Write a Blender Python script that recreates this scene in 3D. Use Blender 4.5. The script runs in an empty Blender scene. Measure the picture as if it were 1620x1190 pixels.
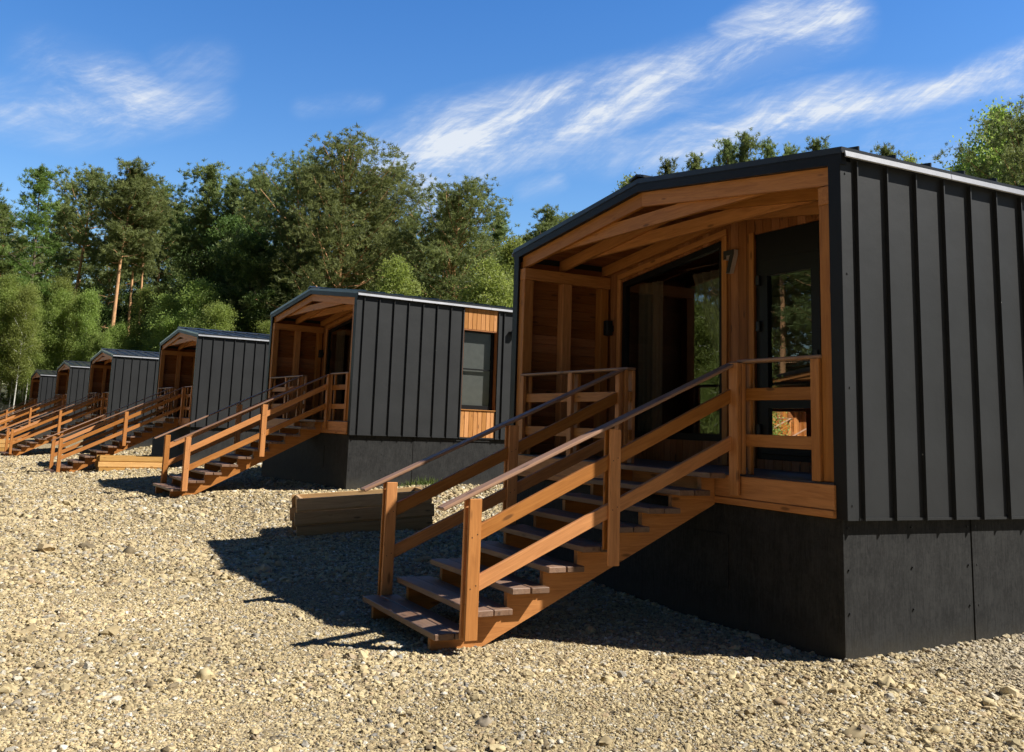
import bpy, math, random
import numpy as np
from mathutils import Matrix, Vector
R_ = math.radians
scene = bpy.context.scene
col = scene.collection
rng = np.random.default_rng(7)
random.seed(7)

# ------------------------------------------------------------------ camera
F_PX, CX, CY = 1465.1, 743.84, 447.41
YAW, PITCH, ROLL = -0.44955, 0.15239, -0.03992
EYE = np.array([-5.8065, -5.2261, 1.6])

def cam_rot():
    a, b, c = YAW, PITCH, ROLL
    ca, sa, cb, sb, cc, sc = math.cos(a), math.sin(a), math.cos(b), math.sin(b), math.cos(c), math.sin(c)
    rz = np.array([[ca, -sa, 0], [sa, ca, 0], [0, 0, 1]])
    rx = np.array([[1, 0, 0], [0, cb, -sb], [0, sb, cb]])
    ry = np.array([[cc, 0, sc], [0, 1, 0], [-sc, 0, cc]])
    return rz @ rx @ ry
CR = cam_rot()
cd = bpy.data.cameras.new("camera")
co = bpy.data.objects.new("camera", cd)
col.objects.link(co)
m = Matrix.Identity(4)
for i in range(3):
    m[i][0] = CR[i, 0]; m[i][1] = CR[i, 2]; m[i][2] = -CR[i, 1]; m[i][3] = EYE[i]
co.matrix_world = m
cd.sensor_fit = 'HORIZONTAL'; cd.sensor_width = 36.0
cd.lens = F_PX / 1620 * 36.0
cd.shift_x = (810 - CX) / 1620
cd.shift_y = -(595 - CY) / 1620
cd.clip_start = 0.05; cd.clip_end = 3000
scene.camera = co

def sight(u, v):
    return CR @ np.array([(u - CX) / F_PX, 1.0, -(v - CY) / F_PX])
def stand_at(u, dist):
    """ground position at a horizontal distance in the bearing of picture column u"""
    q = sight(u, 600); q = q[:2] / np.linalg.norm(q[:2])
    return EYE[:2] + q * dist
def height_at(u, v, dist):
    q = sight(u, v); return EYE[2] + q[2] / np.linalg.norm(q[:2]) * dist

# ------------------------------------------------------------------ materials
def newmat(name):
    mt = bpy.data.materials.new(name); mt.use_nodes = True
    nt = mt.node_tree; nt.nodes.clear()
    out = nt.nodes.new('ShaderNodeOutputMaterial')
    return mt, nt, out
class NB:
    """tiny node helper"""
    def __init__(s, nt): s.nt = nt
    def n(s, typ, ins=None, **kw):
        nd = s.nt.nodes.new(typ)
        for k, v in kw.items(): setattr(nd, k, v)
        for k, v in (ins or {}).items():
            sk = nd.inputs[k]
            if isinstance(v, bpy.types.NodeSocket): s.nt.links.new(v, sk)
            else: sk.default_value = v
        return nd
    def math(s, op, a, b=0.0, clamp=False):
        nd = s.n('ShaderNodeMath', {0: a, 1: b}, operation=op); nd.use_clamp = clamp
        return nd.outputs[0]
    def mix(s, f, a, b, blend='MIX'):
        nd = s.nt.nodes.new('ShaderNodeMix'); nd.data_type = 'RGBA'; nd.blend_type = blend
        for i, v in ((0, f), (6, a), (7, b)):
            if isinstance(v, bpy.types.NodeSocket): s.nt.links.new(v, nd.inputs[i])
            else: nd.inputs[i].default_value = v if i == 0 else (tuple(v) + (1,) if len(v) == 3 else v)
        return nd.outputs[2]
    def ramp(s, f, stops, interp='LINEAR'):
        nd = s.n('ShaderNodeValToRGB', {0: f}); cr = nd.color_ramp; cr.interpolation = interp
        while len(cr.elements) < len(stops): cr.elements.new(0.5)
        for e, (p, c) in zip(cr.elements, stops):
            e.position = p; e.color = tuple(c) + (1,) if len(c) == 3 else c
        return nd.outputs[0]
    def smooth(s, v, a, b):
        nd = s.n('ShaderNodeMapRange', {'Value': v, 'From Min': a, 'From Max': b, 'To Min': 0.0, 'To Max': 1.0})
        nd.interpolation_type = 'SMOOTHSTEP'; return nd.outputs[0]

def wood_mat(name, light, dark, rough=0.6, weather=0.0, spec=0.35):
    mt, nt, out = newmat(name); b = NB(nt)
    at = b.n('ShaderNodeAttribute', attribute_name='grain').outputs['Vector']
    tone = b.n('ShaderNodeAttribute', attribute_name='tone').outputs['Fac']
    mp = b.n('ShaderNodeMapping', {'Vector': at, 'Scale': (0.9, 11.0, 11.0)}).outputs[0]
    n1 = b.n('ShaderNodeTexNoise', {'Vector': mp, 'Scale': 2.2, 'Detail': 5.0, 'Roughness': 0.6, 'Distortion': 1.1}).outputs['Fac']
    mp2 = b.n('ShaderNodeMapping', {'Vector': at, 'Scale': (2.0, 60.0, 60.0)}).outputs[0]
    n2 = b.n('ShaderNodeTexNoise', {'Vector': mp2, 'Scale': 2.5, 'Detail': 3.0, 'Roughness': 0.55}).outputs['Fac']
    c = b.mix(b.smooth(n1, 0.24, 0.74), dark, light)
    c = b.mix(b.math('MULTIPLY', b.smooth(n2, 0.5, 0.75), 0.35), c, tuple(x * 0.55 for x in dark))
    # knots
    kv = b.n('ShaderNodeMapping', {'Vector': at, 'Scale': (2.3, 8.0, 8.0)}).outputs[0]
    kn = b.n('ShaderNodeTexVoronoi', {'Vector': kv, 'Scale': 1.0, 'Randomness': 1.0}).outputs['Distance']
    c = b.mix(b.math('MULTIPLY', b.smooth(kn, 0.16, 0.07), 0.75), c, tuple(x * 0.3 for x in dark))
    # plank to plank
    v = b.math('MULTIPLY_ADD', tone, 0.5); v.node.inputs[2].default_value = 0.74
    hsv = b.n('ShaderNodeHueSaturation', {'Color': c, 'Value': v, 'Saturation': b.math('SUBTRACT', 1.06, b.math('MULTIPLY', tone, 0.12))}).outputs[0]
    if weather > 0:
        nw = b.n('ShaderNodeTexNoise', {'Vector': at, 'Scale': 3.0, 'Detail': 4.0}).outputs['Fac']
        hsv = b.mix(b.math('MULTIPLY', b.smooth(nw, 0.3, 0.75), weather), hsv, (0.20, 0.165, 0.14))
    bp = b.n('ShaderNodeBump', {'Strength': 0.25, 'Distance': 0.004, 'Height': b.math('ADD', n1, b.math('MULTIPLY', n2, 0.6))}).outputs[0]
    p = b.n('ShaderNodeBsdfPrincipled', {'Base Color': hsv, 'Roughness': rough, 'Normal': bp, 'Specular IOR Level': spec})
    nt.links.new(p.outputs[0], out.inputs[0]); return mt

def metal_mat(name, base, rough=0.5, metallic=0.0, scale=220.0, spec=0.45, var=0.18):
    mt, nt, out = newmat(name); b = NB(nt)
    pos = b.n('ShaderNodeTexCoord').outputs['Object']
    n1 = b.n('ShaderNodeTexNoise', {'Vector': pos, 'Scale': scale, 'Detail': 2.0}).outputs['Fac']
    n2 = b.n('ShaderNodeTexNoise', {'Vector': pos, 'Scale': 1.7, 'Detail': 5.0}).outputs['Fac']
    f = b.math('ADD', b.math('MULTIPLY', n1, 0.55), b.math('MULTIPLY', n2, 0.45))
    c = b.mix(b.smooth(f, 0.35, 0.65), tuple(x * (1 - var) for x in base), tuple(x * (1 + var) for x in base))
    # thin dust and tiny pale scuffs
    sc = b.n('ShaderNodeTexVoronoi', {'Vector': pos, 'Scale': 2.6}).outputs['Distance']
    c = b.mix(b.math('MULTIPLY', b.smooth(sc, 0.022, 0.012), 0.7), c, (0.5, 0.5, 0.48))
    bp = b.n('ShaderNodeBump', {'Strength': 0.12, 'Distance': 0.0015, 'Height': n1}).outputs[0]
    bp2 = b.n('ShaderNodeBump', {'Strength': 0.30, 'Distance': 0.03, 'Height': n2, 'Normal': bp}).outputs[0]
    p = b.n('ShaderNodeBsdfPrincipled', {'Base Color': c, 'Roughness': rough, 'Metallic': metallic, 'Normal': bp2, 'Specular IOR Level': spec})
    nt.links.new(p.outputs[0], out.inputs[0]); return mt

def plain_mat(name, base, rough=0.6, spec=0.4):
    mt, nt, out = newmat(name); b = NB(nt)
    pos = b.n('ShaderNodeTexCoord').outputs['Object']
    n2 = b.n('ShaderNodeTexNoise', {'Vector': pos, 'Scale': 9.0, 'Detail': 4.0}).outputs['Fac']
    c = b.mix(n2, tuple(x * 0.8 for x in base), tuple(x * 1.2 for x in base))
    p = b.n('ShaderNodeBsdfPrincipled', {'Base Color': c, 'Roughness': rough, 'Specular IOR Level': spec})
    nt.links.new(p.outputs[0], out.inputs[0]); return mt

def skirt_mat():
    mt, nt, out = newmat('painted_plywood'); b = NB(nt)
    pos = b.n('ShaderNodeTexCoord').outputs['Object']
    mp = b.n('ShaderNodeMapping', {'Vector': pos, 'Scale': (30.0, 30.0, 3.0)}).outputs[0]
    n1 = b.n('ShaderNodeTexNoise', {'Vector': mp, 'Scale': 2.0, 'Detail': 6.0, 'Roughness': 0.65, 'Distortion': 1.2}).outputs['Fac']
    n2 = b.n('ShaderNodeTexNoise', {'Vector': pos, 'Scale': 5.0, 'Detail': 7.0, 'Roughness': 0.7}).outputs['Fac']
    wv = b.n('ShaderNodeTexNoise', {'Vector': pos, 'Scale': 14.0, 'Detail': 5.0, 'Distortion': 3.0}).outputs['Fac']
    f = b.math('ADD', b.math('MULTIPLY', n1, 0.45), b.math('ADD', b.math('MULTIPLY', n2, 0.35), b.math('MULTIPLY', wv, 0.2)))
    c = b.mix(b.smooth(f, 0.38, 0.62), (0.016, 0.0162, 0.0165), (0.036, 0.036, 0.0357))
    sz = b.n('ShaderNodeSeparateXYZ', {0: pos}).outputs[2]
    dust = b.math('MULTIPLY', b.smooth(b.math('ADD', sz, b.math('MULTIPLY', n2, 0.30)), 0.34, 0.05), 0.30)
    c = b.mix(dust, c, (0.10, 0.088, 0.065))
    sc = b.n('ShaderNodeTexVoronoi', {'Vector': pos, 'Scale': 3.4}).outputs['Distance']
    c = b.mix(b.math('MULTIPLY', b.smooth(sc, 0.03, 0.015), 0.8), c, (0.5, 0.5, 0.45))
    bp = b.n('ShaderNodeBump', {'Strength': 0.4, 'Distance': 0.004, 'Height': f}).outputs[0]
    p = b.n('ShaderNodeBsdfPrincipled', {'Base Color': c, 'Roughness': 0.75, 'Normal': bp, 'Specular IOR Level': 0.12})
    nt.links.new(p.outputs[0], out.inputs[0]); return mt

def glass_mat(name, tint=(0.78, 0.82, 0.82), boost=1.0, base=0.06):
    mt, nt, out = newmat(name); b = NB(nt)
    fr = b.n('ShaderNodeFresnel', {'IOR': 1.65}).outputs[0]
    fr = b.math('MULTIPLY_ADD', fr, boost, True); fr.node.inputs[2].default_value = base
    tr = b.n('ShaderNodeBsdfTransparent', {'Color': tuple(tint) + (1,)}).outputs[0]
    gl = b.n('ShaderNodeBsdfGlossy', {'Color': (0.92, 0.95, 0.95, 1), 'Roughness': 0.0}).outputs[0]
    ms = b.n('ShaderNodeMixShader', {0: fr, 1: tr, 2: gl}).outputs[0]
    nt.links.new(ms, out.inputs[0]); return mt

def leaf_mat(name, c0, c1, c2, trans=0.35, rough=0.55):
    mt, nt, out = newmat(name); b = NB(nt)
    oi = b.n('ShaderNodeObjectInfo').outputs['Random']
    tone = b.n('ShaderNodeAttribute', attribute_name='tone').outputs['Fac']
    pos = b.n('ShaderNodeTexCoord').outputs['Object']
    n = b.n('ShaderNodeTexNoise', {'Vector': pos, 'Scale': 0.55, 'Detail': 3.0}).outputs['Fac']
    c = b.ramp(b.math('ADD', b.math('MULTIPLY', tone, 0.55), b.math('MULTIPLY', n, 0.45)), [(0.2, c0), (0.5, c1), (0.8, c2)])
    v = b.math('MULTIPLY_ADD', oi, 0.4); v.node.inputs[2].default_value = 0.8
    h = b.math('MULTIPLY_ADD', oi, 0.03); h.node.inputs[2].default_value = 0.485
    c = b.n('ShaderNodeHueSaturation', {'Color': c, 'Value': v, 'Hue': h}).outputs[0]
    df = b.n('ShaderNodeBsdfPrincipled', {'Base Color': c, 'Roughness': rough, 'Specular IOR Level': 0.25}).outputs[0]
    tc = b.n('ShaderNodeHueSaturation', {'Color': c, 'Saturation': 1.1, 'Value': 1.3, 'Hue': 0.49}).outputs[0]
    tl = b.n('ShaderNodeBsdfTranslucent', {'Color': tc}).outputs[0]
    ms = b.n('ShaderNodeMixShader', {0: trans, 1: df, 2: tl}).outputs[0]
    nt.links.new(ms, out.inputs[0]); return mt

def bark_mat(name, low, high, z0, z1, band=0.0):
    mt, nt, out = newmat(name); b = NB(nt)
    pos = b.n('ShaderNodeTexCoord').outputs['Object']
    z = b.n('ShaderNodeSeparateXYZ', {0: pos}).outputs[2]
    mp = b.n('ShaderNodeMapping', {'Vector': pos, 'Scale': (9.0, 9.0, 2.0)}).outputs[0]
    n = b.n('ShaderNodeTexNoise', {'Vector': mp, 'Scale': 1.4, 'Detail': 5.0}).outputs['Fac']
    f = b.smooth(b.math('ADD', z, b.math('MULTIPLY', n, 3.0)), z0, z1)
    c = b.mix(f, low, high)
    c = b.mix(b.math('MULTIPLY', b.smooth(n, 0.5, 0.7), 0.5 + band), c, tuple(x * 0.35 for x in low))
    bp = b.n('ShaderNodeBump', {'Strength': 0.6, 'Distance': 0.05, 'Height': n}).outputs[0]
    p = b.n('ShaderNodeBsdfPrincipled', {'Base Color': c, 'Roughness': 0.85, 'Normal': bp})
    nt.links.new(p.outputs[0], out.inputs[0]); return mt

M = {}
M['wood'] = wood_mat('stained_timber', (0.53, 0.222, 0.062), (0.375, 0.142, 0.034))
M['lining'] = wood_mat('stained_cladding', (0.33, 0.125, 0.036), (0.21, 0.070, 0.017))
M['tread'] = wood_mat('brown_decking', (0.25, 0.145, 0.090), (0.155, 0.082, 0.048), 0.5, 0.35)
M['rail'] = wood_mat('brown_handrail', (0.36, 0.205, 0.125), (0.24, 0.125, 0.07), 0.5, 0.15)
M['deck'] = wood_mat('grey_decking', (0.15, 0.125, 0.105), (0.09, 0.075, 0.065), 0.5, 0.3)
M['pale'] = wood_mat('raw_yellow_timber', (0.64, 0.375, 0.125), (0.50, 0.26, 0.075), 0.7)
M['raw'] = wood_mat('weathered_timber', (0.56, 0.36, 0.175), (0.42, 0.25, 0.11), 0.7)
M['larch'] = wood_mat('orange_cladding', (0.58, 0.27, 0.085), (0.44, 0.185, 0.05))  # lighter orange boards above and below the side window
M['metal'] = metal_mat('graphite_sheet_metal', (0.0225, 0.0238, 0.0255), 0.5, 0.0, 260.0, spec=.3)
M['trim'] = metal_mat('black_trim_metal', (0.012, 0.0125, 0.014), 0.5, spec=.2)
M['roofing'] = metal_mat('graphite_roof_metal', (0.040, 0.042, 0.045), 0.33, 0.35, 200.0)
M['gutter'] = metal_mat('pale_drip_edge_metal', (0.36, 0.37, 0.40), 0.35, 0.2)
M['frame'] = plain_mat('black_window_frame', (0.006, 0.006, 0.0065), 0.45, 0.25)
M['lamp'] = plain_mat('black_lamp_metal', (0.010, 0.010, 0.011), 0.45)
M['skirt'] = skirt_mat()
M['glass'] = glass_mat('porch_glass', boost=1.2, base=0.07)
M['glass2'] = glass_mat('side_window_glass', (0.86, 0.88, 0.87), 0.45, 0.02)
M['curtain'] = plain_mat('beige_curtain_cloth', (0.17, 0.135, 0.09), 0.9)
M['blind'] = plain_mat('grey_blind_cloth', (0.17, 0.175, 0.168), 0.9)
M['room'] = plain_mat('room_paint', (0.13, 0.095, 0.06), 0.8)
M['digit'] = plain_mat('dark_digit_plate', (0.02, 0.018, 0.017), 0.5)
M['digit_edge'] = plain_mat('grey_digit_edge', (0.55, 0.48, 0.46), 0.5)
M['fence'] = plain_mat('whitewashed_boards', (0.74, 0.74, 0.72), 0.7)
M['fence2'] = plain_mat('grey_boards', (0.42, 0.44, 0.45), 0.7)
M['pine_leaf'] = leaf_mat('pine_needles', (0.118, 0.152, 0.056), (0.198, 0.244, 0.090), (0.285, 0.335, 0.132), 0.45)
M['dark_leaf'] = leaf_mat('dark_broadleaf', (0.048, 0.082, 0.022), (0.085, 0.138, 0.036), (0.150, 0.215, 0.062), 0.36)
M['birch_leaf'] = leaf_mat('birch_leaves', (0.175, 0.235, 0.058), (0.285, 0.365, 0.100), (0.390, 0.455, 0.160), 0.50)
M['larch_leaf'] = leaf_mat('larch_needles', (0.085, 0.140, 0.034), (0.150, 0.225, 0.058), (0.230, 0.300, 0.095), 0.42)
M['grass'] = leaf_mat('weed_blades', (0.07, 0.11, 0.03), (0.13, 0.19, 0.05), (0.22, 0.28, 0.10), 0.35)
M['pine_bark'] = bark_mat('pine_bark', (0.16, 0.105, 0.07), (0.60, 0.33, 0.16), 3.5, 7.0)
M['birch_bark'] = bark_mat('birch_bark', (0.46, 0.45, 0.40), (0.62, 0.61, 0.55), 0.5, 3.0, 0.15)
M['dark_bark'] = bark_mat('grey_brown_bark', (0.09, 0.07, 0.05), (0.16, 0.12, 0.085), 2.0, 6.0)

# ------------------------------------------------------------------ mesh builder
class MB:
    def __init__(s):
        s.v = []; s.f = []; s.g = []; s.t = []; s.mi = []
    def _add(s, verts, faces, grain, tone, mi=0):
        o = len(s.v)
        s.v += [tuple(map(float, p)) for p in verts]
        s.f += [tuple(i + o for i in f) for f in faces]
        s.g += grain; s.t += [tone] * len(verts); s.mi += [mi] * len(faces)
        return s
    def box(s, x0, x1, y0, y1, z0, z1, c=0.0, mat=None, axis=None, mi=0):
        """a board: optional chamfer c, optional 4x4 transform, grain along its longest side"""
        d = [abs(x1 - x0), abs(y1 - y0), abs(z1 - z0)]
        ax = axis if axis is not None else int(np.argmax(d))
        lo = (min(x0, x1), min(y0, y1), min(z0, z1)); hi = (max(x0, x1), max(y0, y1), max(z0, z1))
        c = min(c, min(d) * 0.3)
        off = (random.random() * 40, random.random() * 40, random.random() * 40); tone = random.random()
        P = []; idx = {}
        if c <= 0:
            for i in range(8):
                idx[i] = len(P); P.append([hi[0] if i & 1 else lo[0], hi[1] if i & 2 else lo[1], hi[2] if i & 4 else lo[2]])
            F = [(0, 2, 3, 1), (4, 5, 7, 6), (0, 1, 5, 4), (2, 6, 7, 3), (0, 4, 6, 2), (1, 3, 7, 5)]
        else:
            for i in range(8):
                cor = [hi[k] if i >> k & 1 else lo[k] for k in range(3)]
                for k in range(3):
                    p = [cor[j] if j == k else cor[j] + (-c if i >> j & 1 else c) for j in range(3)]
                    idx[(i, k)] = len(P); P.append(p)
            F = []
            base = {0: [(0, 4, 6, 2), (1, 3, 7, 5)], 1: [(0, 1, 5, 4), (2, 6, 7, 3)], 2: [(0, 2, 3, 1), (4, 5, 7, 6)]}
            for k, qs in base.items():
                for q in qs: F.append(tuple(idx[(i, k)] for i in q))
            for k in range(3):
                a, b_ = [j for j in range(3) if j != k]
                for sa in (0, 1):
                    for sb in (0, 1):
                        i0 = (sa << a) | (sb << b_); i1 = i0 | (1 << k)
                        F.append((idx[(i0, a)], idx[(i0, b_)], idx[(i1, b_)], idx[(i1, a)]))
            for i in range(8): F.append((idx[(i, 0)], idx[(i, 1)], idx[(i, 2)]))
        order = [ax] + [k for k in range(3) if k != ax]
        G = [tuple(p[order[k]] + off[k] for k in range(3)) for p in P]
        if mat is not None: P = [tuple(mat @ Vector(p)) for p in P]
        return s._add(P, F, G, tone, mi)
    def beam(s, p0, p1, wy, h, c=0.004, mi=0):
        """board running p0->p1 (centre line) with horizontal thickness wy and height h"""
        p0 = Vector(p0); p1 = Vector(p1); d = p1 - p0; L = d.length; x = d.normalized()
        y = Vector((0, 0, 1)).cross(x)
        y = y.normalized() if y.length > 1e-6 else Vector((0, 1, 0))
        z = x.cross(y)
        mt = Matrix(((x.x, y.x, z.x, p0.x), (x.y, y.y, z.y, p0.y), (x.z, y.z, z.z, p0.z), (0, 0, 0, 1)))
        return s.box(0, L, -wy / 2, wy / 2, -h / 2, h / 2, c, mt, 0, mi)
    def prism(s, poly, a0, a1, plane='xz', mi=0):
        """polygon extruded along the remaining axis from a0 to a1"""
        n = len(poly); off = (random.random() * 40, random.random() * 40, random.random() * 40)
        def P(q, a):
            return {'xz': (q[0], a, q[1]), 'yz': (a, q[0], q[1]), 'xy': (q[0], q[1], a)}[plane]
        V = [P(q, a0) for q in poly] + [P(q, a1) for q in poly]
        F = [tuple(range(n)), tuple(range(2 * n - 1, n - 1, -1))] + [(i, i + n, (i + 1) % n + n, (i + 1) % n) for i in range(n)]
        G = [(q[0] + off[0], q[1] + off[1], a + off[2]) for a in (a0, a1) for q in poly]
        return s._add(V, F, G, random.random(), mi)
    def build(s, name, mats, parent=None, smooth=False):
        me = bpy.data.meshes.new(name)
        me.from_pydata(s.v, [], s.f)
        a = me.attributes.new('grain', 'FLOAT_VECTOR', 'POINT'); a.data.foreach_set('vector', np.array(s.g, dtype=np.float32).ravel())
        a = me.attributes.new('tone', 'FLOAT', 'POINT'); a.data.foreach_set('value', np.array(s.t, dtype=np.float32))
        if not isinstance(mats, (list, tuple)): mats = [mats]
        for x in mats: me.materials.append(x)
        if len(mats) > 1: me.polygons.foreach_set('material_index', s.mi)
        import bmesh
        bm = bmesh.new(); bm.from_mesh(me); bmesh.ops.recalc_face_normals(bm, faces=bm.faces); bm.to_mesh(me); bm.free()
        if smooth: me.polygons.foreach_set('use_smooth', [True] * len(me.polygons))
        me.update()
        o = bpy.data.objects.new(name, me); col.objects.link(o)
        if parent is not None: o.parent = parent
        return o
def empty(name, loc=(0, 0, 0), rz=0.0):
    o = bpy.data.objects.new(name, None); col.objects.link(o)
    o.empty_display_size = 0.3; o.location = loc; o.rotation_euler = (0, 0, rz); return o
def tag(o, label=None, cat=None, group=None, kind=None):
    if label: o['label'] = label
    if cat: o['category'] = cat
    if group: o['group'] = group
    if kind: o['kind'] = kind
    return o
def copy_tree(o, parent=None):
    c = o.copy(); col.objects.link(c)
    if parent is not None: c.parent = parent
    for ch in [x for x in o.children]: copy_tree(ch, c)
    return c

# ------------------------------------------------------------------ terrain
CAB = [  # x, y, z, yaw of each cabin's near front corner
    (0.0, 0.0, 0.0, 0.0), (0.372, 12.873, 0.314, 0.0817), (-0.735, 24.943, 0.207, 0.0776),
    (-2.04, 38.558, 0.140, 0.1007), (-3.0, 53.92, 0.20, 0.092), (-4.286, 65.75, -0.02, 0.091)]
def terrain(x, y):
    x = np.asarray(x, float); y = np.asarray(y, float)
    foot = np.interp(y, [-60, 1.4, 8, 14, 26, 40, 55, 70, 100], [-.08, -.09, -.10, -.12, -.345, -.51, -.60, -.68, -.7])
    front = np.interp(y, [-60, -3, 0, 3, 6, 12.9, 18, 26, 40, 60, 100], [-.07, -.08, -.085, -.04, 0.04, .15, .03, -.16, -.35, -.45, -.5])
    back = np.interp(y, [-60, -3, 0, 6, 13, 18, 40, 60, 100], [.12, .09, .09, .18, .31, .30, .2, .1, .1])
    xf = -0.066 * np.clip(y, 0, 90)
    s = x - xf
    t = np.clip((s + 2.9) / 3.0, 0, 1); t = t * t * (3 - 2 * t)
    u = np.clip((s - 0.3) / 2.6, 0, 1)
    z = foot + (front - foot) * t + (back - front) * u
    z = z - np.clip(-2.9 - s, 0, 60) * 0.004
    z = z + np.clip(s - 9, 0, 200) * 0.035 + np.clip(y - 78, 0, 300) * 0.035
    z = z + 0.06 * np.exp(-((x - 0.02) ** 2 / 0.25 + (y + 0.12) ** 2 / 0.08))       # little heap against the corner
    z = z + 0.02 * np.sin(x * 1.7 + 0.6 * np.sin(y * 0.9)) * np.cos(y * 1.3) * np.clip(1.2 - np.abs(s + 2.5) / 40, 0, 1)
    return z
def axis_pts(lo, hi, c0, c1, fine, growth=1.13):
    mid = list(np.arange(c0, c1 + 1e-6, fine)); st = fine; p = c1; up = []
    while p < hi: st *= growth; p += st; up.append(p)
    st = fine; p = c0; dn = []
    while p > lo: st *= growth; p -= st; dn.append(p)
    return np.array(dn[::-1] + mid + up)
gx = axis_pts(-420, 420, -9, 5, 0.16); gy = axis_pts(-300, 620, -4, 22, 0.16)
GX, GY = np.meshgrid(gx, gy); GZ = terrain(GX, GY) + rng.normal(0, 0.0035, GX.shape)
nx, ny = len(gx), len(gy)
ii = (np.arange(ny - 1)[:, None] * nx + np.arange(nx - 1)[None, :]).ravel()
me = bpy.data.meshes.new('gravel_yard')
me.vertices.add(nx * ny); me.vertices.foreach_set('co', np.stack([GX, GY, GZ], -1).astype(np.float32).ravel())
quads = np.stack([ii, ii + 1, ii + 1 + nx, ii + nx], -1).astype(np.int32)
me.loops.add(quads.size); me.loops.foreach_set('vertex_index', quads.ravel())
me.polygons.add(len(quads)); me.polygons.foreach_set('loop_start', np.arange(0, quads.size, 4, dtype=np.int32))
me.polygons.foreach_set('use_smooth', np.ones(len(quads), dtype=bool))
me.update(calc_edges=True)

def stone_ramp(b, f):
    return b.ramp(f, [(0.0, (0.13, 0.105, 0.066)), (0.12, (0.27, 0.212, 0.120)), (0.32, (0.45, 0.360, 0.200)), (0.52, (0.545, 0.450, 0.262)),
                      (0.72, (0.49, 0.395, 0.222)), (0.82, (0.35, 0.255, 0.150)), (0.885, (0.27, 0.255, 0.22)), (0.94, (0.56, 0.51, 0.40)), (0.98, (0.64, 0.61, 0.53)), (1.0, (0.11, 0.11, 0.115))])
def ground_mat():
    mt, nt, out = newmat('gravel_ground'); b = NB(nt)
    pos = b.n('ShaderNodeNewGeometry').outputs['Position']
    big = b.n('ShaderNodeTexNoise', {'Vector': pos, 'Scale': 0.5, 'Detail': 4.0}).outputs['Fac']
    v1 = b.n('ShaderNodeTexVoronoi', {'Vector': pos, 'Scale': 42.0})
    v2 = b.n('ShaderNodeTexVoronoi', {'Vector': pos, 'Scale': 15.0})
    r1 = b.n('ShaderNodeSeparateColor', {0: v1.outputs['Color']}).outputs[0]
    r2 = b.n('ShaderNodeSeparateColor', {0: v2.outputs['Color']}).outputs[0]
    c1 = stone_ramp(b, r1); c2 = stone_ramp(b, r2)
    c = b.mix(0.35, c1, c2)
    v3 = b.n('ShaderNodeTexVoronoi', {'Vector': pos, 'Scale': 6.5}); r3 = b.n('ShaderNodeSeparateColor', {0: v3.outputs['Color']}).outputs[1]
    c = b.mix(b.math('MULTIPLY', b.smooth(r3, 0.45, 1.0), 0.55), c, (0.17, 0.125, 0.07))
    c = b.mix(b.math('MULTIPLY', b.smooth(v1.outputs['Distance'], 0.45, 0.8), 0.6), c, (0.15, 0.11, 0.065))
    c = b.n('ShaderNodeHueSaturation', {'Color': c, 'Value': b.math('MULTIPLY_ADD', big, 0.4), 'Saturation': 1.0})
    c.inputs['Value'].links[0].from_node.inputs[2].default_value = 0.75
    c = c.outputs[0]
    # greyer fines close to the near cabin's long wall, forest litter beyond the yard
    sx = b.n('ShaderNodeSeparateXYZ', {0: pos}); X = sx.outputs[0]; Y = sx.outputs[1]
    g = b.math('MULTIPLY', b.smooth(X, -0.2, 1.6), b.smooth(Y, 0.9, -0.6))
    c = b.mix(b.math('MULTIPLY', g, 0.55), c, (0.40, 0.355, 0.29))
    nf = b.math('MULTIPLY', b.math('SUBTRACT', big, 0.5), 6.0)
    fo = b.math('MAXIMUM', b.smooth(b.math('ADD', X, nf), 9.5, 12.0), b.smooth(b.math('ADD', Y, nf), 76.0, 79.0))
    c = b.mix(fo, c, b.mix(big, (0.05, 0.06, 0.02), (0.10, 0.085, 0.045)))
    h = b.math('ADD', b.math('MULTIPLY', b.math('SUBTRACT', 1.0, v1.outputs['Distance']), 0.5), b.math('MULTIPLY', b.math('SUBTRACT', 1.0, v2.outputs['Distance']), 0.9))
    bp = b.n('ShaderNodeBump', {'Strength': 0.9, 'Distance': 0.028, 'Height': h}).outputs[0]
    p = b.n('ShaderNodeBsdfPrincipled', {'Base Color': c, 'Roughness': 0.9, 'Normal': bp, 'Specular IOR Level': 0.2})
    nt.links.new(p.outputs[0], out.inputs[0]); return mt
def pebble_mat():
    mt, nt, out = newmat('river_pebbles'); b = NB(nt)
    rnd = b.n('ShaderNodeObjectInfo').outputs['Random']
    pos = b.n('ShaderNodeNewGeometry').outputs['Position']
    c = stone_ramp(b, rnd)
    n = b.n('ShaderNodeTexNoise', {'Vector': pos, 'Scale': 90.0, 'Detail': 3.0}).outputs['Fac']
    big = b.n('ShaderNodeTexNoise', {'Vector': pos, 'Scale': 0.5, 'Detail': 4.0}).outputs['Fac']
    c = b.mix(b.math('MULTIPLY', b.smooth(n, 0.35, 0.7), 0.3), c, (0.30, 0.22, 0.13))
    sx = b.n('ShaderNodeSeparateXYZ', {0: pos}); X = sx.outputs[0]; Y = sx.outputs[1]
    g = b.math('MULTIPLY', b.smooth(X, -0.2, 1.6), b.smooth(Y, 0.9, -0.6))
    c = b.mix(b.math('MULTIPLY', g, 0.5), c, (0.40, 0.36, 0.30))
    v = b.math('MULTIPLY_ADD', big, 0.7); v.node.inputs[2].default_value = 0.65
    c = b.n('ShaderNodeHueSaturation', {'Color': c, 'Value': v}).outputs[0]
    p = b.n('ShaderNodeBsdfPrincipled', {'Base Color': c, 'Roughness': 0.75, 'Specular IOR Level': 0.3})
    nt.links.new(p.outputs[0], out.inputs[0]); return mt
me.materials.append(ground_mat())
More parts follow.
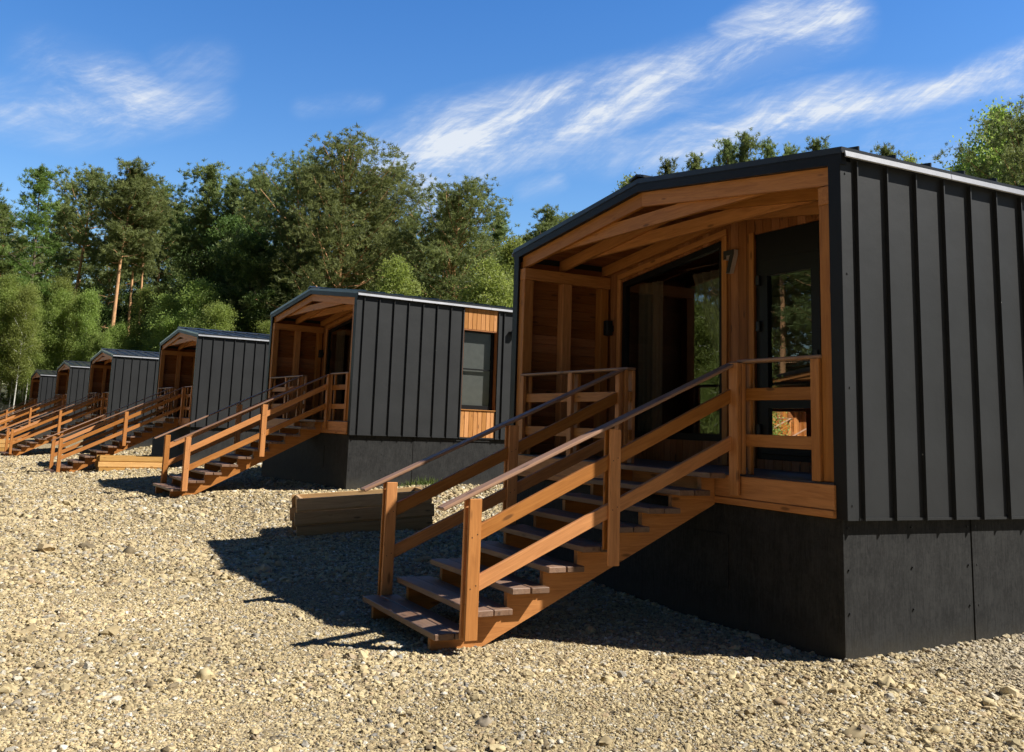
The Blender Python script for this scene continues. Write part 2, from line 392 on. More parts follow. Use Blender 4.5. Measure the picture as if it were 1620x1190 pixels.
ground = bpy.data.objects.new('ground', me); col.objects.link(ground); tag(ground, kind='structure')

# pebbles: one point cloud, instanced stones made inside geometry nodes
def pebbles():
    P = []; S = []
    az0, az1 = math.radians(-14), math.radians(74)
    def ring(d0, d1, dens, rm, sig, big, az1=az1):
        area = 0.5 * (az1 - az0) * (d1 * d1 - d0 * d0); n = int(area * dens)
        a = rng.uniform(az0, az1, n); d = np.sqrt(rng.uniform(d0 * d0, d1 * d1, n))
        x = EYE[0] + np.sin(a) * d; y = EYE[1] + np.cos(a) * d
        keep = np.ones(n, bool)
        for cx, cy, cz, ya in CAB[:3]:
            lx = (x - cx) * math.cos(ya) + (y - cy) * math.sin(ya); ly = -(x - cx) * math.sin(ya) + (y - cy) * math.cos(ya)
            keep &= ~((lx > 0.02) & (lx < 7) & (ly > 0.08) & (ly < 5.4))
        keep &= ~((x > 3.5) & (y > -2) & (y < 9))
        patch = np.sin(x * 1.9 + 2 * np.sin(y * 1.1)) * np.sin(y * 2.3 + 1.3 * np.sin(x * 0.8))
        r = rm * np.exp(rng.normal(0, sig, n)) * (1 + 0.30 * patch)
        bg = rng.random(n) < big; r[bg] *= rng.uniform(1.6, 2.7, bg.sum())
        x, y, r = x[keep], y[keep], r[keep]
        z = terrain(x, y) + r * 0.15
        P.append(np.stack([x, y, z], -1)); S.append(np.stack([r * rng.uniform(.85, 1.45, len(r)), r * rng.uniform(.75, 1.1, len(r)), r * rng.uniform(.5, .8, len(r))], -1))
    ring(1.6, 6.0, 7800, 0.0060, 0.40, 0.012)
    ring(6.0, 10.0, 3800, 0.0082, 0.38, 0.012)
    ring(10, 16, 800, 0.0170, 0.3, 0.010)
    ring(16, 28, 220, 0.024, 0.3, 0.006, math.radians(40))
    ring(28, 52, 110, 0.032, 0.3, 0.004, math.radians(20))
    # stones kicked up against the skirting of the nearest cabin
    n = 420; x = np.concatenate([rng.uniform(-.05, 2.6, n // 2), -np.abs(rng.normal(0, .07, n // 2)) - .01]); y = np.concatenate([.05 - np.abs(rng.normal(0, .07, n // 2)), rng.uniform(0, 5.2, n // 2)])
    r = rng.uniform(.008, .024, n); P.append(np.stack([x, y, terrain(x, y) + r * .4], -1)); S.append(np.stack([r * 1.3, r, r * .75], -1))
    P = np.concatenate(P); S = np.concatenate(S)
    me = bpy.data.meshes.new('gravel_points'); me.vertices.add(len(P)); me.vertices.foreach_set('co', P.astype(np.float32).ravel())
    at = me.attributes.new('size', 'FLOAT_VECTOR', 'POINT'); at.data.foreach_set('vector', S.astype(np.float32).ravel())
    o = bpy.data.objects.new('gravel', me); col.objects.link(o)
    me.materials.append(pebble_mat())
    ng = bpy.data.node_groups.new('scatter_pebbles', 'GeometryNodeTree')
    ng.interface.new_socket('Geometry', in_out='INPUT', socket_type='NodeSocketGeometry')
    ng.interface.new_socket('Geometry', in_out='OUTPUT', socket_type='NodeSocketGeometry')
    N, Lk = ng.nodes, ng.links
    gi = N.new('NodeGroupInput'); go = N.new('NodeGroupOutput')
    g2i = N.new('GeometryNodeGeometryToInstance')
    for k in range(6):
        ic = N.new('GeometryNodeMeshIcoSphere'); ic.inputs['Radius'].default_value = 1.0; ic.inputs['Subdivisions'].default_value = 2
        ps = N.new('GeometryNodeInputPosition')
        nz = N.new('ShaderNodeTexNoise'); nz.noise_dimensions = '4D'; nz.inputs['Scale'].default_value = 1.15; nz.inputs['Detail'].default_value = 1.0; nz.inputs['W'].default_value = k * 7.3
        Lk.new(ps.outputs[0], nz.inputs['Vector'])
        sb = N.new('ShaderNodeVectorMath'); sb.operation = 'SUBTRACT'; sb.inputs[1].default_value = (0.5, 0.5, 0.5); Lk.new(nz.outputs['Color'], sb.inputs[0])
        sc = N.new('ShaderNodeVectorMath'); sc.operation = 'SCALE'; sc.inputs['Scale'].default_value = 2.1; Lk.new(sb.outputs[0], sc.inputs[0])
        sp = N.new('GeometryNodeSetPosition'); Lk.new(ic.outputs['Mesh'], sp.inputs['Geometry']); Lk.new(sc.outputs[0], sp.inputs['Offset'])
        sm = N.new('GeometryNodeSetMaterial'); sm.inputs['Material'].default_value = me.materials[0]; Lk.new(sp.outputs[0], sm.inputs['Geometry'])
        ss = N.new('GeometryNodeSetShadeSmooth'); ss.inputs['Shade Smooth'].default_value = (k % 3 == 0); Lk.new(sm.outputs[0], ss.inputs[0])
        Lk.new(ss.outputs[0], g2i.inputs[0])
    ip = N.new('GeometryNodeInstanceOnPoints'); ip.inputs['Pick Instance'].default_value = True
    Lk.new(gi.outputs[0], ip.inputs['Points']); Lk.new(g2i.outputs[0], ip.inputs['Instance'])
    ri = N.new('FunctionNodeRandomValue'); ri.data_type = 'INT'
    ri.inputs[4].default_value = 0; ri.inputs[5].default_value = 5
    Lk.new(ri.outputs[2], ip.inputs['Instance Index'])
    rr = N.new('FunctionNodeRandomValue'); rr.data_type = 'FLOAT_VECTOR'; rr.inputs[0].default_value = (-0.5, -0.5, 0); rr.inputs[1].default_value = (0.5, 0.5, 6.28)
    er = N.new('FunctionNodeEulerToRotation'); Lk.new(rr.outputs[0], er.inputs[0]); Lk.new(er.outputs[0], ip.inputs['Rotation'])
    na = N.new('GeometryNodeInputNamedAttribute'); na.data_type = 'FLOAT_VECTOR'; na.inputs['Name'].default_value = 'size'
    Lk.new(na.outputs['Attribute'], ip.inputs['Scale'])
    Lk.new(ip.outputs[0], go.inputs[0])
    md = o.modifiers.new('scatter', 'NODES'); md.node_group = ng
    tag(o, 'loose tan and grey pebbles covering the whole yard', 'gravel', kind='stuff')
pebbles()

# ------------------------------------------------------------------ the cabin
W, L, ZB, ZE, ZR, DK, DP = 5.43, 6.6, 1.005, 3.94, 4.286, 1.266, 1.35
def ztop(y): return ZE + (ZR - ZE) * (1 - abs(y - W / 2) / (W / 2))
def gable(y0, y1, lift0, lift1):
    """closed yz polygon following the roof between two offsets below its top"""
    ys = [y0] + ([W / 2] if y0 < W / 2 < y1 else []) + [y1]
    return [(y, ztop(y) - lift0) for y in ys] + [(y, ztop(y) - lift1) for y in ys[::-1]]
RIBS = [0.141 + 0.3452 * k for k in range(19)]
WX0, WX1 = 2.545, 3.445

def make_cabin():
    root = empty('cabin')
    # -- roof with standing seams
    mb = MB(); mb.prism(gable(-0.03, W + 0.03, 0.0, 0.05), -0.03, L + 0.03, 'yz')
    for x in [0.16 + 0.43 * k for k in range(15)]:
        for s in (0, 1):
            y0, y1 = (-0.03, W / 2 - 0.03) if s == 0 else (W / 2 + 0.03, W + 0.03)
            mb.prism([(y0, ztop(y0) - .004), (y1, ztop(y1) - .004), (y1, ztop(y1) + .035), (y0, ztop(y0) + .035)], x, x + 0.014, 'yz')
    roof = mb.build('roof', M['roofing'], root)
    mb = MB()
    mb.prism([(W / 2 - .13, ztop(W / 2 - .13) + .03), (W / 2, ZR + .05), (W / 2 + .13, ztop(W / 2 + .13) + .03), (W / 2 + .13, ztop(W / 2 + .13) + .004), (W / 2, ZR + .03), (W / 2 - .13, ztop(W / 2 - .13) + .004)], -0.045, L + .045, 'yz')
    mb.build('ridge_cap', M['roofing'], roof)
    for yy, sg in ((0, -1), (W, 1)):
        mb = MB()
        for x0, x1 in ((-0.028, 1.225), (1.232, 3.2), (3.207, 5.2), (5.207, L + .02)):
            ya, yb = yy + sg * .012, yy + sg * .066
            poly = [(ya, 3.90), (yb, 3.893), (yb + sg * .008, 3.848), (yb - sg * .004, 3.842), (yb - sg * .006, 3.884), (ya, 3.888)]
            mb.prism(poly, x0, x1, 'yz')
        mb.build('drip_edge', M['gutter'], roof)
    # -- gable fascia, front and back
    for x0, x1 in ((-0.024, 0.030), (L - .03, L + .024)):
        mb = MB(); mb.prism(gable(-0.022, W + 0.022, 0.052, 0.142), x0, x1, 'yz')
        mb.prism(gable(-0.028, W + 0.028, 0.002, 0.06), x0 - (.004 if x0 < 1 else -.001), x0 + .002 if x0 < 1 else x1 + .004, 'yz')
        mb.build('gable_fascia', M['trim'], root)
    # -- long walls with ribs
    for sg, nm in ((0, 'near'), (1, 'far')):
        mb = MB(); y_out = 0.0 if sg == 0 else W; dr = -1 if sg == 0 else 1
        def sheet(x0, x1, z0, z1):
            mb.box(x0, x1, y_out, y_out - dr * 0.05, z0, z1)
        sheet(0.1, WX0, ZB, 3.875); sheet(WX1, L - .1, ZB, 3.875)
        if sg == 1: sheet(WX0, WX1, ZB, 3.875)
        for x in RIBS:
            if sg == 0 and WX0 - .03 < x < WX1 + .02: continue
            if x > L - .12: continue
            mb.box(x - .006, x + .006, y_out + dr * .036, y_out - dr * .01, ZB - .012, 3.84)
        if sg == 0:
            for x in (WX0 - .012, WX1 + .012): mb.box(x - .012, x + .012, y_out + dr * .03, y_out - dr * .04, ZB - .012, 3.84)
        mb.box(0.1, L - .1, y_out + dr * .012, y_out + dr * .002, ZB - .012, ZB + .008)
        mb.build('metal_wall', M['metal'], root)
        # corner trims
        for x0, x1, fr in ((-.022, 0.1, True), (L - .1, L + .022, False)):
            mb = MB()
            mb.box(x0, x1, y_out + dr * .006, y_out - dr * .02, ZB - .012, 3.83)
            ya, yb = (y_out - dr * .02, y_out - dr * .118)
            xa, xb = (x0, x0 + .02) if fr else (x1 - .02, x1)
            mb.box(xa, xb, ya, yb, ZB - .012, 3.83)
            for z in (1.10, 2.0, 2.9, 3.72):
                mb.box(x0 + .045, x0 + .057, y_out + dr * .012, y_out + dr * .004, z, z + .012)
            mb.build('corner_trim', M['metal'] if sg == 0 else M['trim'], root)
            if fr:
                mb = MB(); mb.box(xa - .003, xa + .002, y_out + dr * .004, yb - dr * 0.0, ZB - .01, 3.83)
                mb.build('corner_cover', M['trim'], root)
        # porch inside lining: horizontal boards between posts
        mb = MB(); yi = y_out - dr * .06
        z = DK + .012
        while z < 3.74:
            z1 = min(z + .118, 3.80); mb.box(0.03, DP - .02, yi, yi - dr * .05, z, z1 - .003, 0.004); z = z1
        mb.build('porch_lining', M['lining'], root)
        pm = []
        for x0, x1 in ((0.002, 0.14), (0.59, 0.73), (1.19, 1.315)):
            mb = MB(); mb.box(x0, x1, y_out - dr * .118, y_out - dr * .25, 1.262 if x0 > .1 else 1.27, 3.50, 0.006, axis=2); mb.build('porch_post', M['wood'], root)
        mb = MB(); mb.box(0.002, DP - .01, y_out - dr * .116, y_out - dr * .255, 3.502, 3.655, 0.006); mb.build('wall_plate', M['wood'], root)
    # -- back wall
    mb = MB(); mb.box(L - .05, L, .06, W - .06, ZB, 3.80); mb.prism(gable(.06, W - .06, .1, .5), L - .05, L - .002, 'yz'); mb.build('back_wall', M['metal'], root)
    # -- rafters and ceiling boards
    for x0, x1 in ((0.034, 0.080), (0.60, 0.648), (1.28, 1.33)):
        for y0, y1 in ((.122, W / 2 - .001), (W / 2 + .001, W - .122)):
            mb = MB(); zc = lambda y, d: ztop(y) - d
            o = (random.random() * 30, random.random() * 30)
            d0, d1 = (0.143, 0.295) if x0 < .1 else (0.143, 0.285)
            P = [(x, y, zc(y, d)) for x in (x0, x1) for (y, d) in ((y0, d0), (y1, d0), (y1, d1), (y0, d1))]
            Fc = [(0, 1, 2, 3), (7, 6, 5, 4), (0, 4, 5, 1), (1, 5, 6, 2), (2, 6, 7, 3), (3, 7, 4, 0)]
            mb._add(P, Fc, [(p[1] + o[0], p[2] - ztop(p[1]) + o[1], p[0]) for p in P], random.random())
            mb.build('rafter', M['wood'], root)
    for x0 in (0.082, 0.650):
        zc0, zc1 = 3.772, 3.918; k_ = (ZR - ZE) / (W / 2)
        ya = max(.13, (zc1 + .142 - ZE) / k_); yb_ = max(.13, (zc0 + .142 - ZE) / k_)
        mb = MB(); mb.prism([(yb_, zc0), (W - yb_, zc0), (W - ya, zc1), (ya, zc1)], x0, x0 + .045, 'yz')
        mb.build('collar_tie', M['wood'], root)
    mb = MB()
    yy = .10
    while yy < W - .11:
        y1 = min(yy + .118, W - .10)
        if yy < W / 2 < y1: y1 = W / 2
        a, b_ = yy + .004, y1 - .004
        P = [(x, y, ztop(y) - d) for x in (0.03, DP + .02) for (y, d) in ((a, .06), (b_, .06), (b_, .125), (a, .125))]
        o = random.random() * 40
        mb._add(P, [(0, 1, 2, 3), (7, 6, 5, 4), (0, 4, 5, 1), (1, 5, 6, 2), (2, 6, 7, 3), (3, 7, 4, 0)], [(p[0] + o, p[1], p[2]) for p in P], random.random())
        yy = y1
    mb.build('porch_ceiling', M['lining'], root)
    # -- porch back wall: vertical boards around window and door
    WY0, WY1, DY0, DY1 = 2.95, 4.93, 1.44, 2.43
    def wtop(y): return 3.83 - (y - WY0) * 0.131
    DT = 3.80
    edges = [.12]
    cuts = [DY0, DY1, WY0, WY1, W - .12]
    for c_ in cuts:
        n = max(1, round((c_ - edges[-1]) / .118)); a = edges[-1]
        edges += [a + (c_ - a) * (k + 1) / n for k in range(n)]
    mb = MB()
    for a, b_ in zip(edges[:-1], edges[1:]):
        mid = (a + b_) / 2
        segs = []
        if DY0 < mid < DY1: segs = [(DK, 1.365, False), (DT, None, False)]
        elif WY0 < mid < WY1: segs = [(DK, 1.525, False), ('w', None, False)]
        else: segs = [(DK, None, False)]
        a_, c_ = a + .003, b_ - .003
        for s0, s1, _ in segs:
            z0a, z0c = (wtop(a_), wtop(c_)) if s0 == 'w' else (s0, s0)
            z1a, z1c = (ztop(a_) - .13, ztop(c_) - .13) if s1 is None else (s1, s1)
            if z1a - z0a < .02: continue
            P = [(x, y, z) for x in (DP, DP + .03) for (y, z) in ((a_, z0a), (c_, z0c), (c_, z1c), (a_, z1a))]
            o = random.random() * 40
            mb._add(P, [(0, 1, 2, 3), (7, 6, 5, 4), (0, 4, 5, 1), (1, 5, 6, 2), (2, 6, 7, 3), (3, 7, 4, 0)], [(p[2] + o, p[1], p[0]) for p in P], random.random())
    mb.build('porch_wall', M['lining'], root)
    # backing behind boards so grooves stay dark
    mb = MB()
    for (a, b_, s0, s1) in ((.12, DY0, DK, None), (DY1, WY0, DK, None), (WY1, W - .12, DK, None), (DY0, DY1, DT + .01, None), (DY0, DY1, DK, 1.36), (WY0, WY1, DK, 1.52)):
        pts = [(a, s0), (b_, s0), (b_, s1 or ztop(b_) - .14), (a, s1 or ztop(a) - .14)]
        mb.prism(pts, DP + .034, DP + .12, 'yz')
    mb.prism([(WY0, wtop(WY0) + .01), (WY1, wtop(WY1) + .01), (WY1, ztop(WY1) - .14), (WY0, ztop(WY0) - .14)], DP + .034, DP + .12, 'yz')
    mb.build('wall_core', M['frame'], root)
    # wooden casing round the window
    mb = MB()
    for a, b_ in ((WY1, WY1 + .035), (WY0 - .035, WY0)):
        pass
    mb.box(DP - .022, DP - .001, WY1 + .002, WY1 + .075, DK + .01, wtop(WY1) + .03, .003)
    mb.box(DP - .022, DP - .001, WY0 - .085, WY0 - .002, DK + .01, wtop(WY0) + .03, .003)
    mb.box(DP - .022, DP - .001, DY1 + .002, DY1 + .075, DK + .01, DT + .02, .003)
    mb.beam((DP - .012, WY0 - .08, wtop(WY0) + .075), (DP - .012, WY1 + .075, wtop(WY1) + .065), .02, .07, .003)
    mb.build('casing', M['wood'], root)
    # -- big slanted window
    win = MB(); t = .075
    def bar(poly): win.prism(poly, DP + .012, DP + .085, 'yz')
    z0 = 1.53
    bar([(WY0 + .004, z0), (WY0 + t, z0), (WY0 + t, wtop(WY0 + t) - .004), (WY0 + .004, wtop(WY0) - .004)])
    bar([(WY1 - t, z0), (WY1 - .004, z0), (WY1 - .004, wtop(WY1) - .004), (WY1 - t, wtop(WY1 - t) - .004)])
    bar([(WY0 + t, z0), (WY1 - t, z0), (WY1 - t, z0 + t), (WY0 + t, z0 + t)])
    bar([(WY0 + t, wtop(WY0 + t) - .004), (WY1 - t, wtop(WY1 - t) - .004), (WY1 - t, wtop(WY1 - t) - t), (WY0 + t, wtop(WY0 + t) - t)])
    wo = win.build('window', M['frame'], root)
    mb = MB(); a, b_ = WY0 + t - .01, WY1 - t + .01
    mb._add([(DP + .045, a, z0 + .06), (DP + .045, b_, z0 + .06), (DP + .045, b_, wtop(b_) - t + .01), (DP + .045, a, wtop(a) - t + .01)], [(0, 1, 2, 3)], [(0, 0, 0)] * 4, 0)
    mb.build('pane', M['glass'], wo)
    # curtain tied back behind the glass
    mb = MB(); rows, cols_ = 9, 26
    for (ya, yb, tie) in ((WY0 + .05, WY0 + .85, 0), (WY1 - .55, WY1 - .05, 1)):
        V = []; Fq = []
        for i in range(rows):
            f = i / (rows - 1); z = 1.55 + (3.55 - 1.55) * f
            wdt = (yb - ya) * (0.35 + 0.65 * abs(f - .38) ** 1.1 / (.62 ** 1.1)) if tie == 0 else (yb - ya)
            for j in range(cols_):
                g = j / (cols_ - 1); y = (ya + g * wdt) if tie == 0 else (yb - g * wdt)
                V.append((DP + .24 + .035 * math.sin(g * 34), y, z))
        for i in range(rows - 1):
            for j in range(cols_ - 1):
                q = i * cols_ + j; Fq.append((q, q + 1, q + 1 + cols_, q + cols_))
        mb._add(V, Fq, [v for v in V], .5)
    mb.build('curtain', M['curtain'], root, True)
    # -- door
    mb = MB(); d0, d1 = DP + .012, DP + .10; zb = 1.37
    mb.box(d0, d1, DY0 + .004, DY0 + .07, zb, DT - .004); mb.box(d0, d1, DY1 - .07, DY1 - .004, zb, DT - .004)
    mb.box(d0, d1, DY0 + .07, DY1 - .07, zb, zb + .05); mb.box(d0, d1, DY0 + .07, DY1 - .07, DT - .09, DT - .004)
    mb.box(d0, d1, DY0 + .07, DY1 - .07, 3.42, DT - .09); mb.box(d0 - .006, d0 + .002, DY0 + .09, DY1 - .09, 3.50, DT - .11)
    l0, l1 = DP - .008, DP + .06; s = .115
    y0, y1 = DY0 + .075, DY1 - .075; zt = 3.415; zl = zb + .055
    mb.box(l0, l1, y0, y0 + s, zl, zt); mb.box(l0, l1, y1 - s, y1, zl, zt)
    mb.box(l0, l1, y0 + s, y1 - s, zl, zl + .13); mb.box(l0, l1, y0 + s, y1 - s, zt - .10, zt); mb.box(l0, l1, y0 + s, y1 - s, 1.90, 2.03)
    door = mb.build('door', M['frame'], root)
    for (za, zc, ya, yc, xx) in ((zl + .12, 1.91, y0 + s - .01, y1 - s + .01, DP + .02), (2.02, zt - .09, y0 + s - .01, y1 - s + .01, DP + .02)):
        mb = MB(); mb._add([(xx, ya, za), (xx, yc, za), (xx, yc, zc), (xx, ya, zc)], [(0, 1, 2, 3)], [(0, 0, 0)] * 4, 0); mb.build('pane', M['glass'], door)
    mb = MB()
    mb.box(l0 - .016, l0, y0 + .03, y0 + .08, 2.22, 2.48, .004); mb.box(l0 - .055, l0 - .016, y0 + .045, y0 + .065, 2.36, 2.38, .003); mb.box(l0 - .065, l0 - .050, y0 + .045, y0 + .18, 2.358, 2.382, .003)
    mb.build('handle', M['lamp'], door)
    for z in (1.62, 2.72, 3.22):
        mb = MB(); mb.box(l0 - .03, l0 + .002, y1 - .02, y1 + .035, z, z + .11, .006); mb.build('hinge', M['lamp'], door)
    # -- wall lamps
    mb = MB(); mb.box(DP - .12, DP - .03, 5.085, 5.175, 2.86, 3.06, .006); mb.box(DP - .05, DP - .001, 5.10, 5.16, 2.92, 3.0, .003); mb.build('wall_lamp', M['lamp'], root)
    mb = MB(); mb.box(3.79, 3.91, -.15, -.055, 3.34, 3.50, .01); mb.box(3.82, 3.88, -.058, .001, 3.39, 3.45, .004); mb.build('wall_lamp', M['lamp'], root)
    # -- side window with timber panels above and below
    for z0_, z1_ in ((3.375, 3.845), (ZB + .012, 1.60)):
        mb = MB(); n = 8
        for k in range(n):
            xa = WX0 + .004 + (WX1 - WX0 - .008) * k / n; xb = WX0 + .004 + (WX1 - WX0 - .008) * (k + 1) / n
            mb.box(xa + .003, xb - .003, .004, .045, z0_, z1_, .005, axis=2)
        mb.box(WX0 + .004, WX1 - .004, .03, .05, z0_ + .002, z1_ - .002)
        if z0_ < 2: mb.box(WX0 + .002, WX1 - .002, -.022, .14, 1.602, 1.622, .003)
        mb.build('timber_panel', M['larch'], root)
    mb = MB(); fz0, fz1 = 1.626, 3.372; t = .055; yf0, yf1 = .10, .16
    x0_, x1_ = WX0 + .03, WX1 - .03
    mb.box(x0_, x0_ + t, yf0, yf1, fz0, fz1); mb.box(x1_ - t, x1_, yf0, yf1, fz0, fz1); mb.box(x0_ + t, x1_ - t, yf0, yf1, fz0, fz0 + .09); mb.box(x0_ + t, x1_ - t, yf0, yf1, fz1 - t, fz1)
    mb.box(x0_ + t, x1_ - t, yf0 + .01, yf1 - .01, 2.49, 2.52)
    sw = mb.build('window', M['frame'], root)
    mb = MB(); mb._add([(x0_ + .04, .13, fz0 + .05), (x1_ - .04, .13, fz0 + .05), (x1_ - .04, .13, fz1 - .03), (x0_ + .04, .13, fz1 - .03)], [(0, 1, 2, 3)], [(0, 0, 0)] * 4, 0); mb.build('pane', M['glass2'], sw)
    mb = MB()
    for x_ in (WX0 + .003, WX1 - .025): mb.box(x_, x_ + .022, .004, .10, 1.626, 3.372)
    mb.box(WX0 + .026, WX1 - .026, .004, .10, 3.352, 3.372); mb.build('reveal', M['lining'], sw)
    mb = MB(); mb.box(x0_, x1_, .19, .20, fz0, fz1); mb.build('blind', M['blind'], sw)
    # -- room behind the glass: floor, ceiling, walls
    mb = MB(); rx0, rx1, ry0, ry1 = DP + .13, L - .3, .21, W - .16
    mb.box(rx0, rx1, ry0, ry1, 1.20, 1.265); mb.box(rx0, rx1, ry0, ry1, 3.92, 3.96); mb.box(rx1, rx1 + .05, ry0, ry1, 1.265, 3.92); mb.box(rx0, rx1, ry1, ry1 + .04, 1.265, 3.92); mb.box(rx0, WX0 - .02, ry0 - .04, ry0, 1.265, 3.92); mb.box(WX1 + .02, rx1, ry0 - .04, ry0, 1.265, 3.92)
    for k in range(18): mb.box(3.4, 3.43, 2.9, ry1 - .02, 1.27 + k * .14, 1.40 + k * .14, .006)
    mb.box(2.2, 3.3, 3.2, 4.9, 1.27, 1.75, .03)
    mb.build('room', M['room'], root)
    # -- porch floor, front beam, railings
    mb = MB(); y = .13
    x = 0.0
    while x < DP - .05:
        x1 = min(x + .143, DP - .002); mb.box(x + .003, x1 - .003, .125, W - .125, DK - .035, DK, .004); x = x1
    mb.build('porch_floor', M['deck'], root)
    mb = MB(); mb.box(-.048, -.002, .10, W - .10, ZB + .055, DK - .014, .004); mb.box(-.062, -.002, .10, W - .10, ZB - .005, ZB + .053, .004); mb.build('front_beam', M['wood'], root)
    rl = MB()
    def rail(y0, y1, posts, nm):
        r = MB()
        for z0_, z1_ in ((1.914, 2.02), (1.512, 1.618)): r.box(.02, .062, y0, y1, z0_, z1_, .004)
        ro = r.build('railing', M['wood'], root)
        h = MB(); h.box(-.02, .10, y0 - .01, y1 + .01, 2.243, 2.273, .008); h.build('handrail', M['rail'], ro)
        for a, b_ in posts:
            p = MB(); p.box(-.025, .018, a, b_, 1.268, 2.242, .005, axis=2); p.box(.064, .106, a, b_, 1.268, 2.242, .005, axis=2); p.build('post', M['wood'], ro)
    rail(.252, 1.20, [(.255, .345), (1.128, 1.172)], 'r')
    rail(2.88, 5.178, [(2.89, 2.98), (3.95, 4.04), (5.085, 5.175)], 'l')
    # -- skirting
    mb = MB()
    mb.box(0.0, 1.462, .062, .08, -.75, ZB - .014); mb.box(1.470, 3.9, .054, .072, -.75, ZB - .020); mb.box(3.904, L, .063, .08, -.75, ZB - .014)
    for xs in (.05, .75, 1.42, 1.52, 2.2):
        for zs in (.93, .62, .30): mb.box(xs - .006, xs + .006, .050, .064, zs - .006, zs + .006, mi=1)
    mb.build('skirting', [M['skirt'], M['metal']], root)
    mb = MB(); mb.box(0.003, .02, .082, 2.60, -.75, ZB - .016); mb.box(0.003, .02, 2.604, W - .082, -.75, ZB - .016)
    fs = mb.build('skirting', M['skirt'], root)
    mb = MB(); mb.box(-.006, .002, 1.34, 1.93, .27, .73); mb.build('hatch', M['skirt'], fs)
    mb = MB(); mb.box(0, L, W - .08, W - .062, -.75, ZB - .014); mb.build('skirting', M['skirt'], root)
    mb = MB(); mb.box(L - .02, L, .082, W - .082, -.75, ZB - .014); mb.build('skirting', M['skirt'], root)
    return root

def make_stairs(n, rise, run=0.323, bottom=-.3):
    root = empty('staircase')
    yn, yf = 1.298, 2.887
    nose = lambda i: (-.250 - run * (n - i), DK + .003 - rise * (n - i))   # tread i = 1..n
    sl = rise / run
    for i in range(1, n + 1):
        x, z = nose(i); mb = MB(); th = .048
        if i == n: mb.box(x, -.066, yn, yf, z - th, z, .005)
        else:
            jit = random.uniform(-.006, .006)
            mb.box(x, x + .160, yn + jit, yf + jit, z - th, z, .005); mb.box(x + .171, x + .333, yn - jit, yf - jit, z - th, z - .001, .005)
        mb.build('tread', M['tread'], root)
    for y0 in (yn + .150, yf - .200):
        poly = []
        x1, z1 = nose(1)
        poly.append((x1 + .035, bottom))
        for i in range(1, n):
            x, z = nose(i); poly.append((x + .035, z - .050)); poly.append((nose(i + 1)[0] + .035, z - .050))
        x, z = nose(n); poly.append((x + .035, z - .05)); poly.append((-.064, z - .05)); poly.append((-.064, .985))
        xb = -.064 - (.985 - bottom) / sl
        poly.append((xb, bottom))
        # triangulated strips keep the saw-tooth outline clean
        mb = MB(); mb.prism(poly, y0, y0 + .05, 'xz'); mb.build('stringer', M['wood'], root)
    # railings on both sides
    for side in (0, 1):
        yc = 1.218 if side == 0 else 2.950
        g = (lambda x, ref, xr: ref + sl * (x - xr))
        up = lambda x: 1.404 + sl * (x + 1.25)
        lo = lambda x: 1.010 + sl * .965 * (x + 1.25)
        hd = lambda x: 2.259 + sl * .953 * x
        xlow = nose(1)[0] + .150; xmid = -1.422
        r = MB()
        xe = -.045
        for fn in (up, lo):
            a, b_ = Vector((xlow + .07, yc, fn(xlow + .07))), Vector((xe, yc, fn(xe)))
            hh = .108
            r.beam(a, b_, .040, hh, .004)
        ro = r.build('railing', M['wood'], root)
        h = MB(); h.beam((xlow - .185, yc, hd(xlow - .195)), (-.03, yc, hd(-.03)), .115, .028, .007); h.build('handrail', M['rail'], ro)
        posts = [xlow, xmid if n < 10 else xlow * .5]
        for k, xp in enumerate(posts):
            top = hd(xp + .05) - .032
            zb = nose(1)[1] - .035 if k == 0 else up(xp) - .80
            p = MB()
            xq = xp + .035
            p.box(xq, xq + .105, yc - .048, yc - .0215, zb, top, .004, axis=2); p.box(xq - .004, xq + .101, yc + .0215, yc + .048, zb + (.0 if k == 0 else .12), top - .004, .004, axis=2)
            if k == 0: p.box(xq + .012, xq + .090, yc - .020, yc + .020, zb + .01, lo(xp) - .08)
            for zz in (lo(xq + .05), up(xq + .05)):
                for dx in (.03, .075): p.box(xq + dx - .004, xq + dx + .004, yc - .0495, yc - .046, zz - .024 + dx * .5, zz - .016 + dx * .5, mi=1)
            p.build('post', [M['wood'], M['lamp']], ro)
        yy = (1.115, 1.262) if side == 0 else (2.900, 3.010)
        p = MB(); p.box(-.096, -.064, yy[0], yy[1] - .035, 1.085, 2.242, .005, axis=2); p.box(-.060, -.030, yy[0] + .02, yy[1], DK + .004, 2.242, .005, axis=2); p.build('newel', M['wood'], ro)
    return root

cabin = make_cabin()
cab_labels = [
    'nearest dark cabin with number 7 beside its glazed porch door',
    'second cabin in the row, showing a tall side window between orange timber panels',
    'third cabin in the row, its seamed grey roof seen above a windowless stretch of wall',
    'fourth cabin in the row, between the third cabin and the two smallest',
    'fifth cabin in the row, last but one before the birches',
    'farthest and smallest cabin at the left end of the row']
st9 = make_stairs(9, .1513, bottom=-.25)
st10 = make_stairs(10, .1606, bottom=-.45)
st12 = make_stairs(12, .1612, bottom=-.78)
stairs = [st9, st10, st12]
stair_labels = [
    'wooden staircase with brown treads climbing to the porch of cabin number 7',
    'orange wooden staircase of the second cabin, beyond the dark planter box',
    'wooden staircase of the third cabin, rising left of the bright yellow planter box',
    'wooden staircase of the fourth cabin, its paired bottom posts above a pale planter box',
    'wooden staircase of the fifth cabin, mostly hidden behind the fourth one',
    'farthest wooden staircase, leading to the smallest cabin by the birches']
